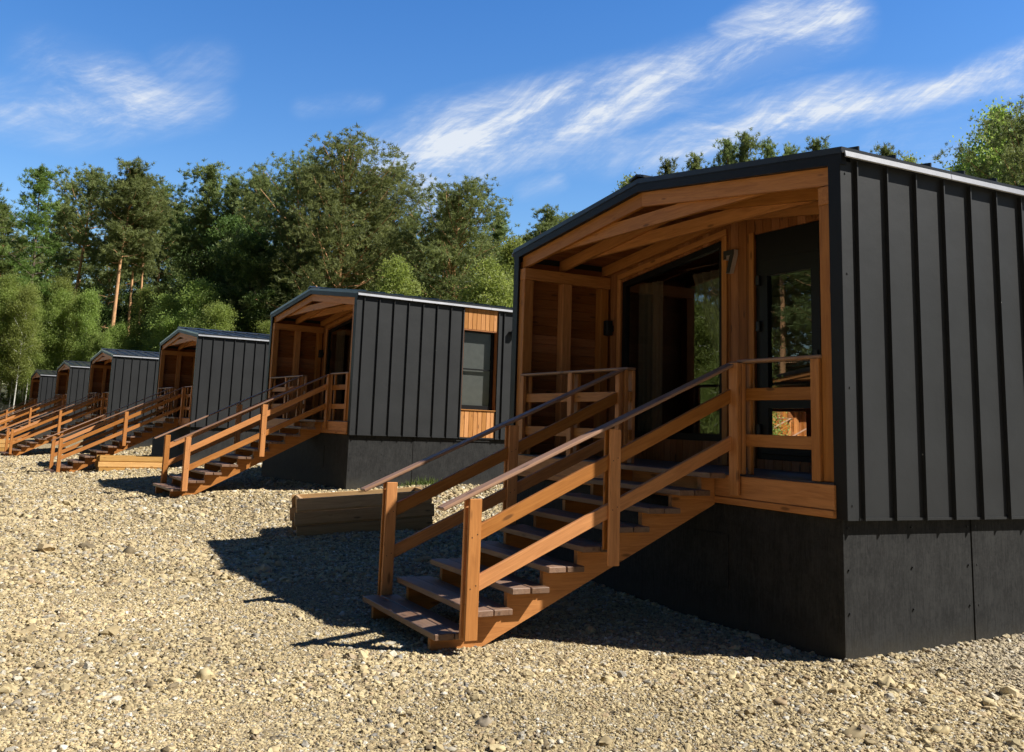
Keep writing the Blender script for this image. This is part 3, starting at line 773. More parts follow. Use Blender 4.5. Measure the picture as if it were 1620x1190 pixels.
for i, (x, y, z, ya) in enumerate(CAB):
    c = cabin if i == 0 else copy_tree(cabin)
    c.location = (x, y, z); c.rotation_euler = (0, 0, ya)
    tag(c, cab_labels[i], 'cabin', 'row of dark metal clad cabins')
    if i < 3: s = stairs[i]
    else: s = copy_tree(st12)
    s.location = (x, y, z); s.rotation_euler = (0, 0, ya)
    tag(s, stair_labels[i], 'staircase', 'wooden staircases of the cabins')
for (x, y, ya, lab) in ((-19.0, 23.5, math.pi + .03, 'cabin across the yard mirrored in the lower door pane'), (-20.5, 37.0, math.pi + .05, 'farther cabin across the yard mirrored in the porch glass')):
    c = copy_tree(cabin); c.location = (x, y, .1); c.rotation_euler = (0, 0, ya); tag(c, lab, 'cabin', 'cabins across the gravel yard')
    s = copy_tree(st9); s.location = (x, y, .1); s.rotation_euler = (0, 0, ya); tag(s, lab.replace('cabin', 'staircase of the cabin', 1), 'staircase', 'staircases across the gravel yard')
# house number on the first cabin only
mb = MB(); y0, z0 = 2.855, 3.42
q = lambda a, b_: (y0 - a, z0 + b_)
seven = [q(-.01, .250), q(.160, .250), q(.160, .198), q(.088, -.01), q(.030, -.01), q(.098, .192), q(.035, .192), q(.035, .150), q(-.01, .150)]
mb.prism(seven, DP - .066, DP - .062, 'yz', 0); mb.prism(seven, DP - .0615, DP - .002, 'yz', 1)
num = mb.build('number_plate', [M['digit'], M['digit_edge']], cabin); num['label'] = 'digit 7 standing off the porch boards'

# ------------------------------------------------------------------ planter boxes
def planter(loc, rz, length, width, hgt, mat, label, tilt=0.0):
    root = empty('planter_box', loc, rz); root.rotation_euler = (0, tilt, rz); n = 3; hh = hgt / n
    for k in range(n):
        z0, z1 = k * hh, (k + 1) * hh - .003
        for y0, y1, s in ((0, .05, 0), (width - .05, width, 1)):
            e = .03 if k % 2 else -.0
            mb = MB()
            prof = [(y0, z0 + .030), (y0 + .018, z0), (y1 - .018, z0), (y1, z0 + .030), (y1, z1 - .004), (y1 - .006, z1), (y0 + .006, z1), (y0, z1 - .004)]
            V = [(a, p[0], p[1]) for a in (-e, length + e) for p in prof]; m_ = len(prof); o = random.random() * 40
            Fc = [tuple(range(m_)), tuple(range(2 * m_ - 1, m_ - 1, -1))] + [(i, i + m_, (i + 1) % m_ + m_, (i + 1) % m_) for i in range(m_)]
            mb._add(V, Fc, [(v[0] + o, v[1] + o, v[2]) for v in V], random.random()); mb.build('board', mat, root)
        for x0, x1 in ((.05, .10), (length - .10, length - .05)):
            mb = MB(); mb.box(x0, x1, .051, width - .051, z0 + .003, z1, .005); mb.build('end_board', mat, root)
    mb = MB(); mb.box(.101, length - .101, .051, width - .051, 0.0, hgt * .45); mb.build('soil', M['soil'], root)
    return tag(root, label, 'planter box', 'timber planter boxes between the cabins')
M['soil'] = plain_mat('planter_soil', (0.05, 0.038, 0.026), 0.95)
planter((-2.10, 7.62, -.065), R_(-10), 1.93, .75, .56, M['raw'], 'shaded brown planter box of three stacked boards beside the nearest staircase', R_(-4.6))
planter((-3.28, 25.3, -.285), R_(3), 1.97, .75, .52, M['pale'], 'bright yellow planter box of three boards between second and third staircases')
planter((-7.05, 42.6, -.455), R_(2), 1.97, .75, .54, M['pale'], 'pale yellow planter box behind the lowest posts of the fourth staircase')

# ------------------------------------------------------------------ weeds at the second cabin's base
def weeds():
    n = 420; V = np.zeros((n * 3, 3)); x = rng.normal(2.15, .45, n); y = 12.95 + .0817 * (x - .37) - .03 - np.abs(rng.normal(0, .10, n)) + .06
    z = terrain(x, y); h = rng.uniform(.05, .24, n) * np.exp(-((x - 2.1) / .7) ** 2); a = rng.uniform(0, 6.28, n); w = .012
    V[0::3] = np.stack([x - np.cos(a) * w, y - np.sin(a) * w, z - .01], -1); V[1::3] = np.stack([x + np.cos(a) * w, y + np.sin(a) * w, z - .01], -1)
    V[2::3] = np.stack([x + rng.normal(0, .06, n), y + rng.normal(0, .05, n), z + h], -1)
    me = bpy.data.meshes.new('weeds'); me.from_pydata(V.tolist(), [], [(3 * i, 3 * i + 1, 3 * i + 2) for i in range(n)])
    at = me.attributes.new('tone', 'FLOAT', 'POINT'); at.data.foreach_set('value', rng.random(n * 3).astype(np.float32))
    me.materials.append(M['grass']); o = bpy.data.objects.new('weeds', me); col.objects.link(o)
    tag(o, 'tuft of green weeds at the foot of the second cabin', 'weeds', kind='stuff')
weeds()

# ------------------------------------------------------------------ trees
def tube(path, radii, sides):
    path = np.asarray(path, float); n = len(path); V = []; 
    for i in range(n):
        t = path[min(i + 1, n - 1)] - path[max(i - 1, 0)]; t = t / (np.linalg.norm(t) + 1e-9)
        ref = np.array([1, 0, 0]) if abs(t[2]) > .8 else np.array([0, 0, 1.])
        a = np.cross(t, ref); a /= np.linalg.norm(a); b = np.cross(t, a)
        for k in range(sides):
            an = 2 * math.pi * k / sides; V.append(path[i] + radii[i] * (math.cos(an) * a + math.sin(an) * b))
    F = [(i * sides + k, i * sides + (k + 1) % sides, (i + 1) * sides + (k + 1) % sides, (i + 1) * sides + k) for i in range(n - 1) for k in range(sides)]
    return V, F
def mesh_np(name, V, F, mat, tone=None, smooth=False):
    me = bpy.data.meshes.new(name)
    V = np.asarray(V, np.float32); F = np.asarray(F, np.int32); k = F.shape[1]
    me.vertices.add(len(V)); me.vertices.foreach_set('co', V.ravel())
    me.loops.add(F.size); me.loops.foreach_set('vertex_index', F.ravel())
    me.polygons.add(len(F)); me.polygons.foreach_set('loop_start', np.arange(0, F.size, k, dtype=np.int32))
    if smooth: me.polygons.foreach_set('use_smooth', np.ones(len(F), bool))
    me.update(calc_edges=True)
    if tone is not None:
        at = me.attributes.new('tone', 'FLOAT', 'POINT'); at.data.foreach_set('value', np.asarray(tone, np.float32))
    me.materials.append(mat); return me

def grow(kind, seed, H=18.0):
    """returns (trunk mesh, crown mesh) for a tree H metres tall standing at the origin"""
    r = np.random.default_rng(seed)
    TV, TF = [], []
    def add_tube(p, rad, s):
        o = len(TV); V, F = tube(p, rad, s); TV.extend(V); TF.extend([tuple(i + o for i in f) for f in F])
    K = dict(
        pine=dict(base=.62, r0=.20, nb=36, bl=3.7, el=(.05, .75), tuft=1700, blades=20, bw=.055, bllen=.27, leaf='pine_leaf', bark='pine_bark', prof='dome', clump=.62),
        broadpine=dict(base=.14, r0=.24, nb=84, bl=5.6, el=(-.05, .8), tuft=6200, blades=17, bw=.055, bllen=.26, leaf='pine_leaf', bark='pine_bark', prof='round', clump=.82),
        darkpine=dict(base=.22, r0=.17, nb=50, bl=3.6, el=(-.05, .6), tuft=2500, blades=18, bw=.058, bllen=.28, leaf='pine_leaf', bark='pine_bark', prof='cone', clump=.62),
        spruce=dict(base=.12, r0=.14, nb=76, bl=2.6, el=(-.25, .25), tuft=2000, blades=11, bw=.062, bllen=.30, leaf='pine_leaf', bark='dark_bark', prof='spire', clump=.33),
        larch=dict(base=.14, r0=.17, nb=60, bl=4.0, el=(-.1, .45), tuft=2300, blades=16, bw=.055, bllen=.26, leaf='larch_leaf', bark='dark_bark', prof='cone', clump=.52),
        broadleaf=dict(base=.06, r0=.20, nb=64, bl=4.6, el=(.1, .9), tuft=3000, blades=14, bw=.115, bllen=.19, leaf='dark_leaf', bark='dark_bark', prof='round', clump=.66),
        birch=dict(base=.12, r0=.09, nb=48, bl=2.3, el=(.25, 1.0), tuft=1600, blades=20, bw=.062, bllen=.105, leaf='birch_leaf', bark='birch_bark', prof='oval', clump=.48),
        stembirch=dict(base=.40, r0=.085, nb=40, bl=2.0, el=(.35, 1.1), tuft=1100, blades=20, bw=.062, bllen=.105, leaf='birch_leaf', bark='birch_bark', prof='oval', clump=.45),
        sapling=dict(base=.05, r0=.05, nb=34, bl=1.7, el=(.25, 1.0), tuft=800, blades=9, bw=.10, bllen=.17, leaf='birch_leaf', bark='birch_bark', prof='oval', clump=.5),
        weeping=dict(base=.08, r0=.14, nb=50, bl=3.4, el=(.3, .9), tuft=3000, blades=20, bw=.068, bllen=.125, leaf='birch_leaf', bark='birch_bark', prof='round', clump=.48),
    )[kind]
    hs = np.linspace(0, 1, 9); bend = np.cumsum(r.normal(0, (.004 if kind == 'broadpine' else .009) * H, (9, 2)), 0) * hs[:, None]
    path = np.stack([bend[:, 0], bend[:, 1], hs * H * .97 - .3], -1)
    add_tube(path, K['r0'] * (H / 18) ** .5 * (1 - .9 * hs) + .012, 7)
    def axis(h): return np.array([np.interp(h, hs, path[:, 0]), np.interp(h, hs, path[:, 1]), np.interp(h, hs, path[:, 2])])
    def prof(f):   # crown reach at crown fraction f
        return {'dome': max(.25, (1 - f ** 2.4)) * (.55 + .6 * min(1, f * 2.5)), 'round': max(0, 1 - f ** 3.2) ** .6 * (.6 + .4 * min(1, f * 3)) + .10,
                'cone': (1 - f) ** .75 * .95 + .12, 'spire': (1 - f) ** .9 * 1.15 + .02, 'oval': math.sin(math.pi * min(.97, .12 + .85 * f)) ** .8}[K['prof']]
    C = []; 
    nb = K['nb']
    lob = r.uniform(*{'broadpine': (.8, 1.12), 'birch': (.5, 1.45), 'stembirch': (.5, 1.5), 'weeping': (.6, 1.3)}.get(kind, (.55, 1.25)), 9)   # uneven outline by bearing
    for i in range(nb):
        f = ((i + r.random()) / nb) ** .9; h = K['base'] + (1 - K['base']) * f * .97
        az = i * 2.39996 + r.normal(0, .35)
        reach = K['bl'] * (H / 18) * prof(f) * lob[int(az / (2 * math.pi) * 9) % 9] * r.uniform(.7, 1.15)
        el = K['el'][0] + (K['el'][1] - K['el'][0]) * f + r.normal(0, .12)
        p0 = axis(h); d = np.array([math.cos(az) * math.cos(el), math.sin(az) * math.cos(el), math.sin(el)])
        pts = [p0]; nseg = 4
        for s in range(nseg):
            dd = d + np.array([0, 0, (.12 if kind in ('pine', 'broadpine', 'darkpine') else -.05 if kind != 'weeping' else -.34) * (s)]) + r.normal(0, .12, 3)
            dd /= np.linalg.norm(dd); pts.append(pts[-1] + dd * reach / nseg)
        add_tube(pts, np.linspace(.052, .008, nseg + 1) * (H / 18) ** .5 * (1.2 if kind == 'broadpine' else 1), 3)
        C.append((np.array(pts), reach, f))
    # bare dead stubs below the crown of the tall pines
    if kind == 'pine':
        for i in range(9):
            h = r.uniform(.25, .5); az = r.uniform(0, 6.28); p0 = axis(h); l = r.uniform(.4, 1.3)
            add_tube([p0, p0 + np.array([math.cos(az) * l, math.sin(az) * l, r.uniform(-.2, .3)])], [.028, .008], 3)
    # foliage: clumps along the outer part of every limb
    wts = np.array([c[1] + .4 for c in C]); wts /= wts.sum()
    cen = []; tone = []
    if kind == 'spruce':     # whorled cone with a spear tip
        m_ = 4200; hh = 1 - r.uniform(0.0, 1, m_) ** .75 * .92; saw = .45 + .55 * (1 - np.mod(hh * 15 + r.normal(0, .12, m_), 1.0))
        aa = r.uniform(0, 6.28, m_); side = .75 + .35 * np.sin(aa * 3 + hh * 22)
        rr = (1 - hh) ** .86 * 4.6 * saw * side * r.uniform(.25, 1, m_) ** .5
        ax_ = np.stack([axis(h_) for h_ in hh]); cen.append(ax_ + np.stack([np.cos(aa) * rr, np.sin(aa) * rr, -.10 * rr + .35], -1)); tone.append(np.clip(r.normal(.5, .15, m_), 0, 1))
    for (pts, reach, f), w in ([] if kind == 'spruce' else zip(C, wts)):
        nt = max(3, int(K['tuft'] * w)); ncl = max(2, int(nt / 11))
        for _ in range(ncl):
            t = r.uniform(.12, 1.08) ** .75; q = min(t, .999) * 4; k = int(q); base = pts[k] + (pts[k + 1] - pts[k]) * (q - k)
            base = base + r.normal(0, .5, 3) * K['clump'] * np.array([1, 1, .55]) * (.6 + .4 * reach / 3)
            m_ = 11; cl = base + r.normal(0, 1, (m_, 3)) * K['clump'] * np.array([.62, .62, .36])
            if kind == 'weeping': cl[:, 2] -= np.abs(r.normal(0, .8, m_))
            cen.append(cl); tone.append(np.clip(r.normal(.5, .17) + r.normal(0, .08, m_), 0, 1))
    for q_ in np.linspace(.90, .985, 7):      # leader shoots close the top
        m_ = 14; cen.append(axis(q_) + r.normal(0, 1, (m_, 3)) * K['clump'] * (.07 + (1 - q_) * 2 if kind == 'spruce' else .18 + (1 - q_) * 5) * np.array([.6, .6, .5])); tone.append(np.clip(r.normal(.5, .12, m_), 0, 1))
    cen = np.concatenate(cen); tone = np.concatenate(tone)
    nb_ = K['blades']; N = len(cen) * nb_
    c = np.repeat(cen, nb_, 0); tn = np.repeat(tone, nb_) + r.normal(0, .07, N)
    if K['leaf'] in ('pine_leaf', 'larch_leaf'):
        d = r.normal(0, 1, (N, 3)); d[:, 2] = np.abs(d[:, 2]) * .9 + .15 * d[:, 2]; d /= np.linalg.norm(d, axis=1)[:, None]
        p = np.cross(d, r.normal(0, 1, (N, 3))); p /= np.linalg.norm(p, axis=1)[:, None]
        ln = K['bllen'] * r.uniform(.6, 1.25, N)[:, None]; w = K['bw'] * r.uniform(.7, 1.3, N)[:, None]
        c = c + r.normal(0, .06, (N, 3))
        V = np.stack([c - p * w * .5, c + p * w * .5, c + d * ln], 1).reshape(-1, 3); F = np.arange(3 * N).reshape(-1, 3); tt = np.repeat(tn, 3)
    else:
        c = c + r.normal(0, .20, (N, 3)) * np.array([1, 1, .8])
        d = r.normal(0, 1, (N, 3)); d[:, 2] -= .5; d /= np.linalg.norm(d, axis=1)[:, None]
        p = np.cross(d, r.normal(0, 1, (N, 3))); p /= np.linalg.norm(p, axis=1)[:, None]
        ln = K['bllen'] * r.uniform(.7, 1.3, N)[:, None]; w = K['bw'] * r.uniform(.7, 1.3, N)[:, None]
        V = np.stack([c - d * ln * .5, c + p * w * .5, c + d * ln * .5, c - p * w * .5], 1).reshape(-1, 3); F = np.arange(4 * N).reshape(-1, 4); tt = np.repeat(tn, 4)
    trunk = mesh_np(kind + '_trunk', TV, TF, M[K['bark']], None, True)
    crown = mesh_np(kind + '_crown', V, F, M[K['leaf']], np.clip(tt, 0, 1))
    return trunk, crown
PROTO_H = dict(pine=20, broadpine=19, darkpine=19, spruce=17, larch=20, broadleaf=16, birch=10, stembirch=10, sapling=6, weeping=11)
PROTO = {k: [grow(k, 11 + 17 * i + j * 101, PROTO_H[k]) for i in range(3 if k in ('pine', 'darkpine', 'birch', 'broadpine', 'broadleaf') else 2)] for j, k in enumerate(PROTO_H)}
NAMES = dict(pine='pine_tree', broadpine='pine_tree', darkpine='pine_tree', spruce='spruce_tree', larch='larch_tree', broadleaf='broadleaf_tree', birch='birch_tree', sapling='birch_sapling', stembirch='birch_tree', weeping='birch_tree')
CATS = dict(pine='pine', broadpine='pine', darkpine='pine', spruce='spruce', larch='larch', broadleaf='tree', birch='birch', sapling='birch', stembirch='birch', weeping='birch')
def plant(kind, x, y, h, label, group, var=None, wide=1.0):
    tr, cr = PROTO[kind][(var if var is not None else random.randrange(99)) % len(PROTO[kind])]
    s = h / PROTO_H[kind]
    root = empty(NAMES[kind], (x, y, float(terrain(x, y)) - .02), random.uniform(0, 6.28)); root.scale = (s * wide, s * wide, s)
    for nm, me in (('trunk', tr), ('crown', cr)):
        o = bpy.data.objects.new(nm, me); col.objects.link(o); o.parent = root
    return tag(root, label, CATS[kind], group)
def plant_px(kind, u, dist, vtop, label, group, var=None, wide=1.0):
    p = stand_at(u, dist); h = height_at(u, vtop, dist) - float(terrain(p[0], p[1]))
    return plant(kind, p[0], p[1], h, label, group, var, wide)
G1, G2, G3, G4, G5 = 'tall pines along the forest edge', 'young birches in front of the forest', 'broadleaf trees in the forest edge', 'treetops above the nearest cabin', 'trees deeper in the forest'
T = [
 ('larch', 40, 92, 238, 'feathery green larch at the far left edge of the forest', G1, 0, 1.0),
 ('larch', -40, 90, 262, 'larch standing left of the leftmost treetops', G1, 1, 1.0),
 ('pine', 100, 98, 246, 'grey green pine between the larch and the trunk-baring pines', G1, 0, .9),
 ('pine', 168, 90, 240, 'tall pine with the brightest bare orange trunk', G1, 1, 1.05),
 ('pine', 196, 94, 262, 'slimmer pine close behind the bright orange trunk, to its right', G1, 2, .8),
 ('pine', 212, 92, 270, 'third bare-trunked pine right of the slimmer one', G1, 1, .75),
 ('pine', 242, 100, 284, 'lower flat-topped pine left of the pointed pine', G1, 0, .9),
 ('darkpine', 308, 96, 238, 'pine with a pointed crown rising above the dark broadleaf trees', G1, 1, 1.0),
 ('pine', 384, 92, 256, 'narrow pine just left of the great domed pine', G1, 2, .85),
 ('broadpine', 520, 70, 222, 'great domed pine with the widest crown in the forest edge', G1, 0, 1.02),
 ('broadpine', 588, 74, 262, 'pine filling the right shoulder of the great domed pine', G1, 1, .85),
 ('broadpine', 450, 76, 248, 'pine filling the left shoulder of the great domed pine', G1, 2, .85),
 ('darkpine', 345, 94, 262, 'pine between the pointed crown and the narrow pine', G1, 1, .9),
 ('darkpine', 640, 96, 318, 'thin dark pine in the gap right of the great domed pine', G1, 2, .7),
 ('broadpine', 712, 64, 288, 'second domed pine standing alone behind the second cabin', G1, 1, 1.0),
 ('darkpine', 770, 84, 322, 'dark pine behind the right side of the second domed pine', G1, 0, .9),
 ('pine', 850, 88, 322, 'open-crowned pine above the left gable of the nearest cabin', G1, 1, 1.0),
 ('pine', 882, 94, 330, 'pine beside the open-crowned one above the nearest gable', G1, 0, .9),
 ('broadleaf', 330, 78, 395, 'dark broadleaf tree filling the shade left of the domed pine', G3, 0, 1.05),
 ('broadleaf', 385, 74, 360, 'very dark broadleaf tree directly above the third cabin', G3, 1, 1.0),
 ('broadleaf', 440, 72, 400, 'dark broadleaf tree behind the gable of the second cabin', G3, 2, 1.0),
 ('broadleaf', 350, 82, 330, 'tall dark broadleaf tree below the pointed pine', G3, 1, .9),
 ('weeping', 625, 58, 392, 'light green birch between the two domed pines', G2, 0, 1.0),
 ('weeping', 772, 52, 396, 'bright birch with hanging twigs behind the roof of the second cabin', G2, 1, 1.1),
 ('weeping', 810, 60, 362, 'birch squeezed beside the wall of the nearest cabin', G2, 0, 1.0),
 ('birch', 415, 60, 500, 'small yellowish birch peeping out right of the third cabin roof', G2, 0, 1.0),
 ('birch', 300, 72, 428, 'full round birch above the fourth cabin', G2, 1, 1.25),
 ('birch', 258, 74, 452, 'birch crown left of the full round one', G2, 2, 1.1),
 ('birch', 338, 64, 470, 'birch sloping down to the third cabin roof', G2, 0, 1.1),
 ('birch', 222, 80, 442, 'narrow yellow green birch in front of the pine trunks', G2, 1, .8),
 ('birch', 180, 79, 500, 'birch in the dip below the orange pine trunks', G2, 2, .78),
 ('stembirch', 128, 84, 452, 'birch right of the pale slender stems', G2, 0, .78),
 ('stembirch', 88, 86, 432, 'tallest birch of the left thicket', G2, 1, .78),
 ('stembirch', 40, 88, 442, 'birch in the left thicket below the larch', G2, 2, .78),
 ('stembirch', 4, 86, 428, 'birch cut by the left picture edge', G2, 0, .78),
 ('stembirch', -40, 88, 432, 'birch beyond the left picture edge', G2, 1, .78),
 ('birch', 150, 79, 520, 'low birch over the fourth cabin ridge', G2, 1, .78),
 ('stembirch', 60, 85, 500, 'birch with a pale bare stem above the fifth cabin', G2, 2, .9),
 ('stembirch', 20, 86, 500, 'slender birch above the farthest staircase', G2, 1, .78),
 ('weeping', 990, 74, 258, 'birch tip above the ridge of the nearest cabin', G4, 0, .7),
 ('darkpine', 1046, 78, 236, 'small conifer tip right of the nearest ridge', G4, 0, .62),
 ('darkpine', 1098, 80, 226, 'pair-like conifer tip above the middle of the nearest roof', G4, 1, .62),
 ('darkpine', 1150, 76, 202, 'pointed conifer tip left of the tallest tip over the roof', G4, 2, .62),
 ('darkpine', 1182, 74, 190, 'tallest conifer tip over the nearest roof', G4, 1, .62),
 ('darkpine', 1212, 78, 210, 'short conifer tip between the tallest tip and the dark pine', G4, 0, .62),
 ('darkpine', 1288, 70, 202, 'dark pine top above the right eave of the nearest cabin', G4, 0, .7),
 ('darkpine', 1246, 82, 210, 'tiny conifer tip left of the dark pine top', G4, 2, .62),
 ('darkpine', 1408, 72, 210, 'conifer tip over the right part of the roof', G4, 1, .62),
 ('weeping', 1452, 66, 226, 'birch tip over the right part of the roof', G4, 1, .6),
 ('weeping', 1552, 48, 214, 'rounded birch near the right picture edge', G4, 0, .75),
 ('weeping', 1600, 46, 136, 'tall birch at the right picture edge', G4, 1, .7),
 ('broadpine', 1636, 40, 172, 'dark tree cut by the right picture edge', G4, 2, .7),
]
for a in T: plant_px(a[0], a[1], a[2], a[3], a[4], a[5], a[6], a[7])
# the forest behind: trees nothing tells apart
deep = []
for u in range(-60, 900, 34):
    deep.append((u + random.uniform(-12, 12), random.uniform(104, 126), 300 + random.uniform(0, 60) if not (600 < u < 660 or 760 < u) else 350 + random.uniform(0, 30)))
for u, d, v in deep:
    plant_px('darkpine', u, d, v, 'dark pine deep in the forest behind the first trees', G5, None, 1.1)
for u in range(60, 900, 40):
    plant_px('broadleaf', u + random.uniform(-14, 14), random.uniform(92, 102), 455 + random.uniform(-30, 30), 'dark understorey tree in the shade of the forest', G5, None, 1.15)
for k, u in enumerate(range(-44, 350, 17)):
    vt = float(np.interp(u, [-50, 0, 90, 150, 200, 250, 300, 350], [440, 438, 440, 500, 500, 462, 440, 490])) + random.uniform(0, 42)
    plant_px('stembirch' if k % 2 or u < 50 else 'birch', u + random.uniform(-6, 6), random.uniform(83, 90) if u < 130 else random.uniform(76, 82), vt, 'young birch in the thicket behind the far cabins', 'young birches in the thicket', None, random.uniform(.6, .8))
for u in range(140, 270, 20):
    plant_px('sapling', u + random.uniform(-8, 8), random.uniform(82, 90), 540 + random.uniform(-25, 25), 'thin birch sapling in the thicket behind the far cabins', 'birch saplings behind the far cabins', None, 1.1)
# trees across the yard, seen only as reflections in the porch glass
for k, (x, y, h, kd) in enumerate([(-30, 34, 20, 'pine'), (-31, 27, 17, 'broadpine'), (-34, 40, 20, 'broadpine'), (-29, 20, 14, 'weeping'), (-36, 31, 21, 'pine'), (-30, 47, 20, 'darkpine'), (-42, 42, 22, 'broadpine'), (-19, 28.5, 9, 'weeping'), (-25, 42, 13, 'weeping'), (-38, 50, 22, 'darkpine'), (-16, 44, 15, 'pine'), (-28, 14, 16, 'pine'), (-14.2, 19.6, 6.5, 'weeping')]):
    plant(kd, x, y, h, 'tree across the yard mirrored in the porch glass', 'trees across the gravel yard', None, 1.1)

# pale fence behind the far thicket
fp = stand_at(5, 92)
fr = empty('fence', (fp[0], fp[1], float(terrain(fp[0], fp[1]))), 0.05)
mb = MB()
for k in range(44):
    x = -11 + k * .42; mb.box(x, x + .40, 0, .03, .05, 2.0 + .03 * (k % 3))
mb.build('lower_panel', M['fence'], fr)
mb = MB()
for k in range(44):
    x = -11 + k * .42; mb.box(x, x + .40, 0.04, .06, 2.12, 2.62)
mb.build('upper_panel', M['fence2'], fr)
for k in range(7):
    mb = MB(); mb.box(-11 + k * 2.9, -10.9 + k * 2.9, .07, .17, 0, 2.6); mb.build('post', M['dark_bark'], fr)
tag(fr, 'pale two-tone board fence showing between birch stems at the far left', 'fence')

# ------------------------------------------------------------------ light, sky, clouds
SUN = Vector((0.80, -0.64, 1.0)).normalized()
el = math.asin(SUN.z); az = math.atan2(SUN.x, SUN.y)
sd = bpy.data.lights.new('sun', 'SUN'); sd.energy = 5.0; sd.angle = R_(0.53); sd.color = (1.0, 0.955, 0.87)
so = bpy.data.objects.new('sun', sd); col.objects.link(so); so.rotation_euler = SUN.to_track_quat('Z', 'Y').to_euler(); so.location = (20, -20, 40)

w = bpy.data.worlds.new('World'); scene.world = w; w.use_nodes = True
nt = w.node_tree; nt.nodes.clear(); b = NB(nt)
sky = b.n('ShaderNodeTexSky'); sky.sky_type = 'NISHITA'; sky.sun_disc = False; sky.sun_elevation = el; sky.sun_rotation = az
sky.altitude = 200; sky.air_density = 1.25; sky.dust_density = 0.35; sky.ozone_density = 3.0
skyc0 = b.n('ShaderNodeHueSaturation', {'Color': sky.outputs[0], 'Saturation': 1.36, 'Value': 1.0, 'Hue': 0.512}).outputs[0]
dirv = b.n('ShaderNodeTexCoord').outputs['Generated']
# cirrus drawn on the dome in compass terms: a = offset right of bearing 25.8 deg, e = upward, both over forward
cb = -YAW; fw = (math.sin(cb), math.cos(cb), 0); rt = (math.cos(cb), -math.sin(cb), 0)
dot = lambda v: b.n('ShaderNodeVectorMath', {0: dirv, 1: v}, operation='DOT_PRODUCT').outputs['Value']
f_ = b.math('MAXIMUM', dot(fw), 0.05); A = b.math('DIVIDE', dot(rt), f_); E = b.math('DIVIDE', dot((0, 0, 1)), f_)
def dome(u, v):
    q = sight(u, v); ff = q @ np.array(fw); return float(q @ np.array(rt) / ff), float(q[2] / ff)
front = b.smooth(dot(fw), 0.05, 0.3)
# added sky gain: brighter low ahead of the camera, dimmer elsewhere to cut fill
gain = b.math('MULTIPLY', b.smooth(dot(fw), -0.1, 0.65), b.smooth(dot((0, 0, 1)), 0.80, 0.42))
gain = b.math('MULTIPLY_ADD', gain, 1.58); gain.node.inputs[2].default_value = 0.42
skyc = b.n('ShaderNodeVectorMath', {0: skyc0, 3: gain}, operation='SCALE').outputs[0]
def streak(pts, width, amp, seed, stretch=5.0):
    """one cirrus band along a polyline of dome coordinates"""
    best = None
    for (p0, p1) in zip(pts[:-1], pts[1:]):
        (ax_, ay_), (bx_, by_) = p0[0], p1[0]; L2 = (bx_ - ax_) ** 2 + (by_ - ay_) ** 2
        t = b.math('DIVIDE', b.math('ADD', b.math('MULTIPLY', b.math('SUBTRACT', A, ax_), bx_ - ax_), b.math('MULTIPLY', b.math('SUBTRACT', E, ay_), by_ - ay_)), L2, True)
        t = b.math('MINIMUM', b.math('MAXIMUM', t, 0.0), 1.0)
        dx = b.math('SUBTRACT', A, b.math('MULTIPLY_ADD', t, bx_ - ax_)); dx.node.inputs[1].links[0].from_node.inputs[2].default_value = ax_
        dy = b.math('SUBTRACT', E, b.math('MULTIPLY_ADD', t, by_ - ay_)); dy.node.inputs[1].links[0].from_node.inputs[2].default_value = ay_
        d = b.math('SQRT', b.math('ADD', b.math('MULTIPLY', dx, dx), b.math('MULTIPLY', dy, dy)))
        wd = b.math('MULTIPLY_ADD', t, (p1[1] - p0[1])); wd.node.inputs[2].default_value = p0[1]
        m_ = b.math('DIVIDE', d, wd)
        st_ = b.math('MULTIPLY_ADD', t, (p1[2] - p0[2])); st_.node.inputs[2].default_value = p0[2]
        v = b.math('MULTIPLY', b.smooth(m_, 1.0, 0.0), st_)
        best = v if best is None else b.math('MAXIMUM', best, v)
    return b.math('MULTIPLY', best, amp * 1.12)
def fibre_field(an, seed, stretch, curl):
    vec = b.n('ShaderNodeCombineXYZ', {0: A, 1: E, 2: seed}).outputs[0]
    wq = b.n('ShaderNodeTexNoise', {'Vector': vec, 'Scale': 4.5, 'Detail': 2.0}).outputs['Color']
    wv = b.n('ShaderNodeVectorMath', {0: wq, 1: (-.5, -.5, -.5)}, operation='ADD').outputs[0]
    wv = b.n('ShaderNodeVectorMath', {0: wv, 3: 0.16 * curl}, operation='SCALE').outputs[0]
    vec = b.n('ShaderNodeVectorMath', {0: vec, 1: wv}, operation='ADD').outputs[0]
    def fibres(turn, scale, stretch_, det, rgh, dist_):
        rot = b.n('ShaderNodeMapping', {'Vector': vec, 'Rotation': (0, 0, -an - turn)})
        sc = b.n('ShaderNodeMapping', {'Vector': rot.outputs[0], 'Scale': (1.0, stretch_, 1.0)}).outputs[0]
        return b.n('ShaderNodeTexNoise', {'Vector': sc, 'Scale': scale, 'Detail': det, 'Roughness': rgh, 'Distortion': dist_}).outputs['Fac']
    n = fibres(0.0, 6.0, stretch * .8, 8.0, 0.68, 0.25)
    fi = fibres(0.38, 13.0, 7.0, 5.0, 0.62, 0.1)
    fj = fibres(-0.25, 24.0, 9.0, 4.0, 0.6, 0.1)
    tex = b.math('MULTIPLY', b.smooth(n, 0.36, 0.70), b.math('ADD', 0.34, b.math('ADD', b.math('MULTIPLY', b.smooth(fi, 0.34, 0.74), 0.60), b.math('MULTIPLY', b.smooth(fj, 0.36, 0.72), 0.22))))
    return b.math('ADD', tex, 0.10)
D = dome
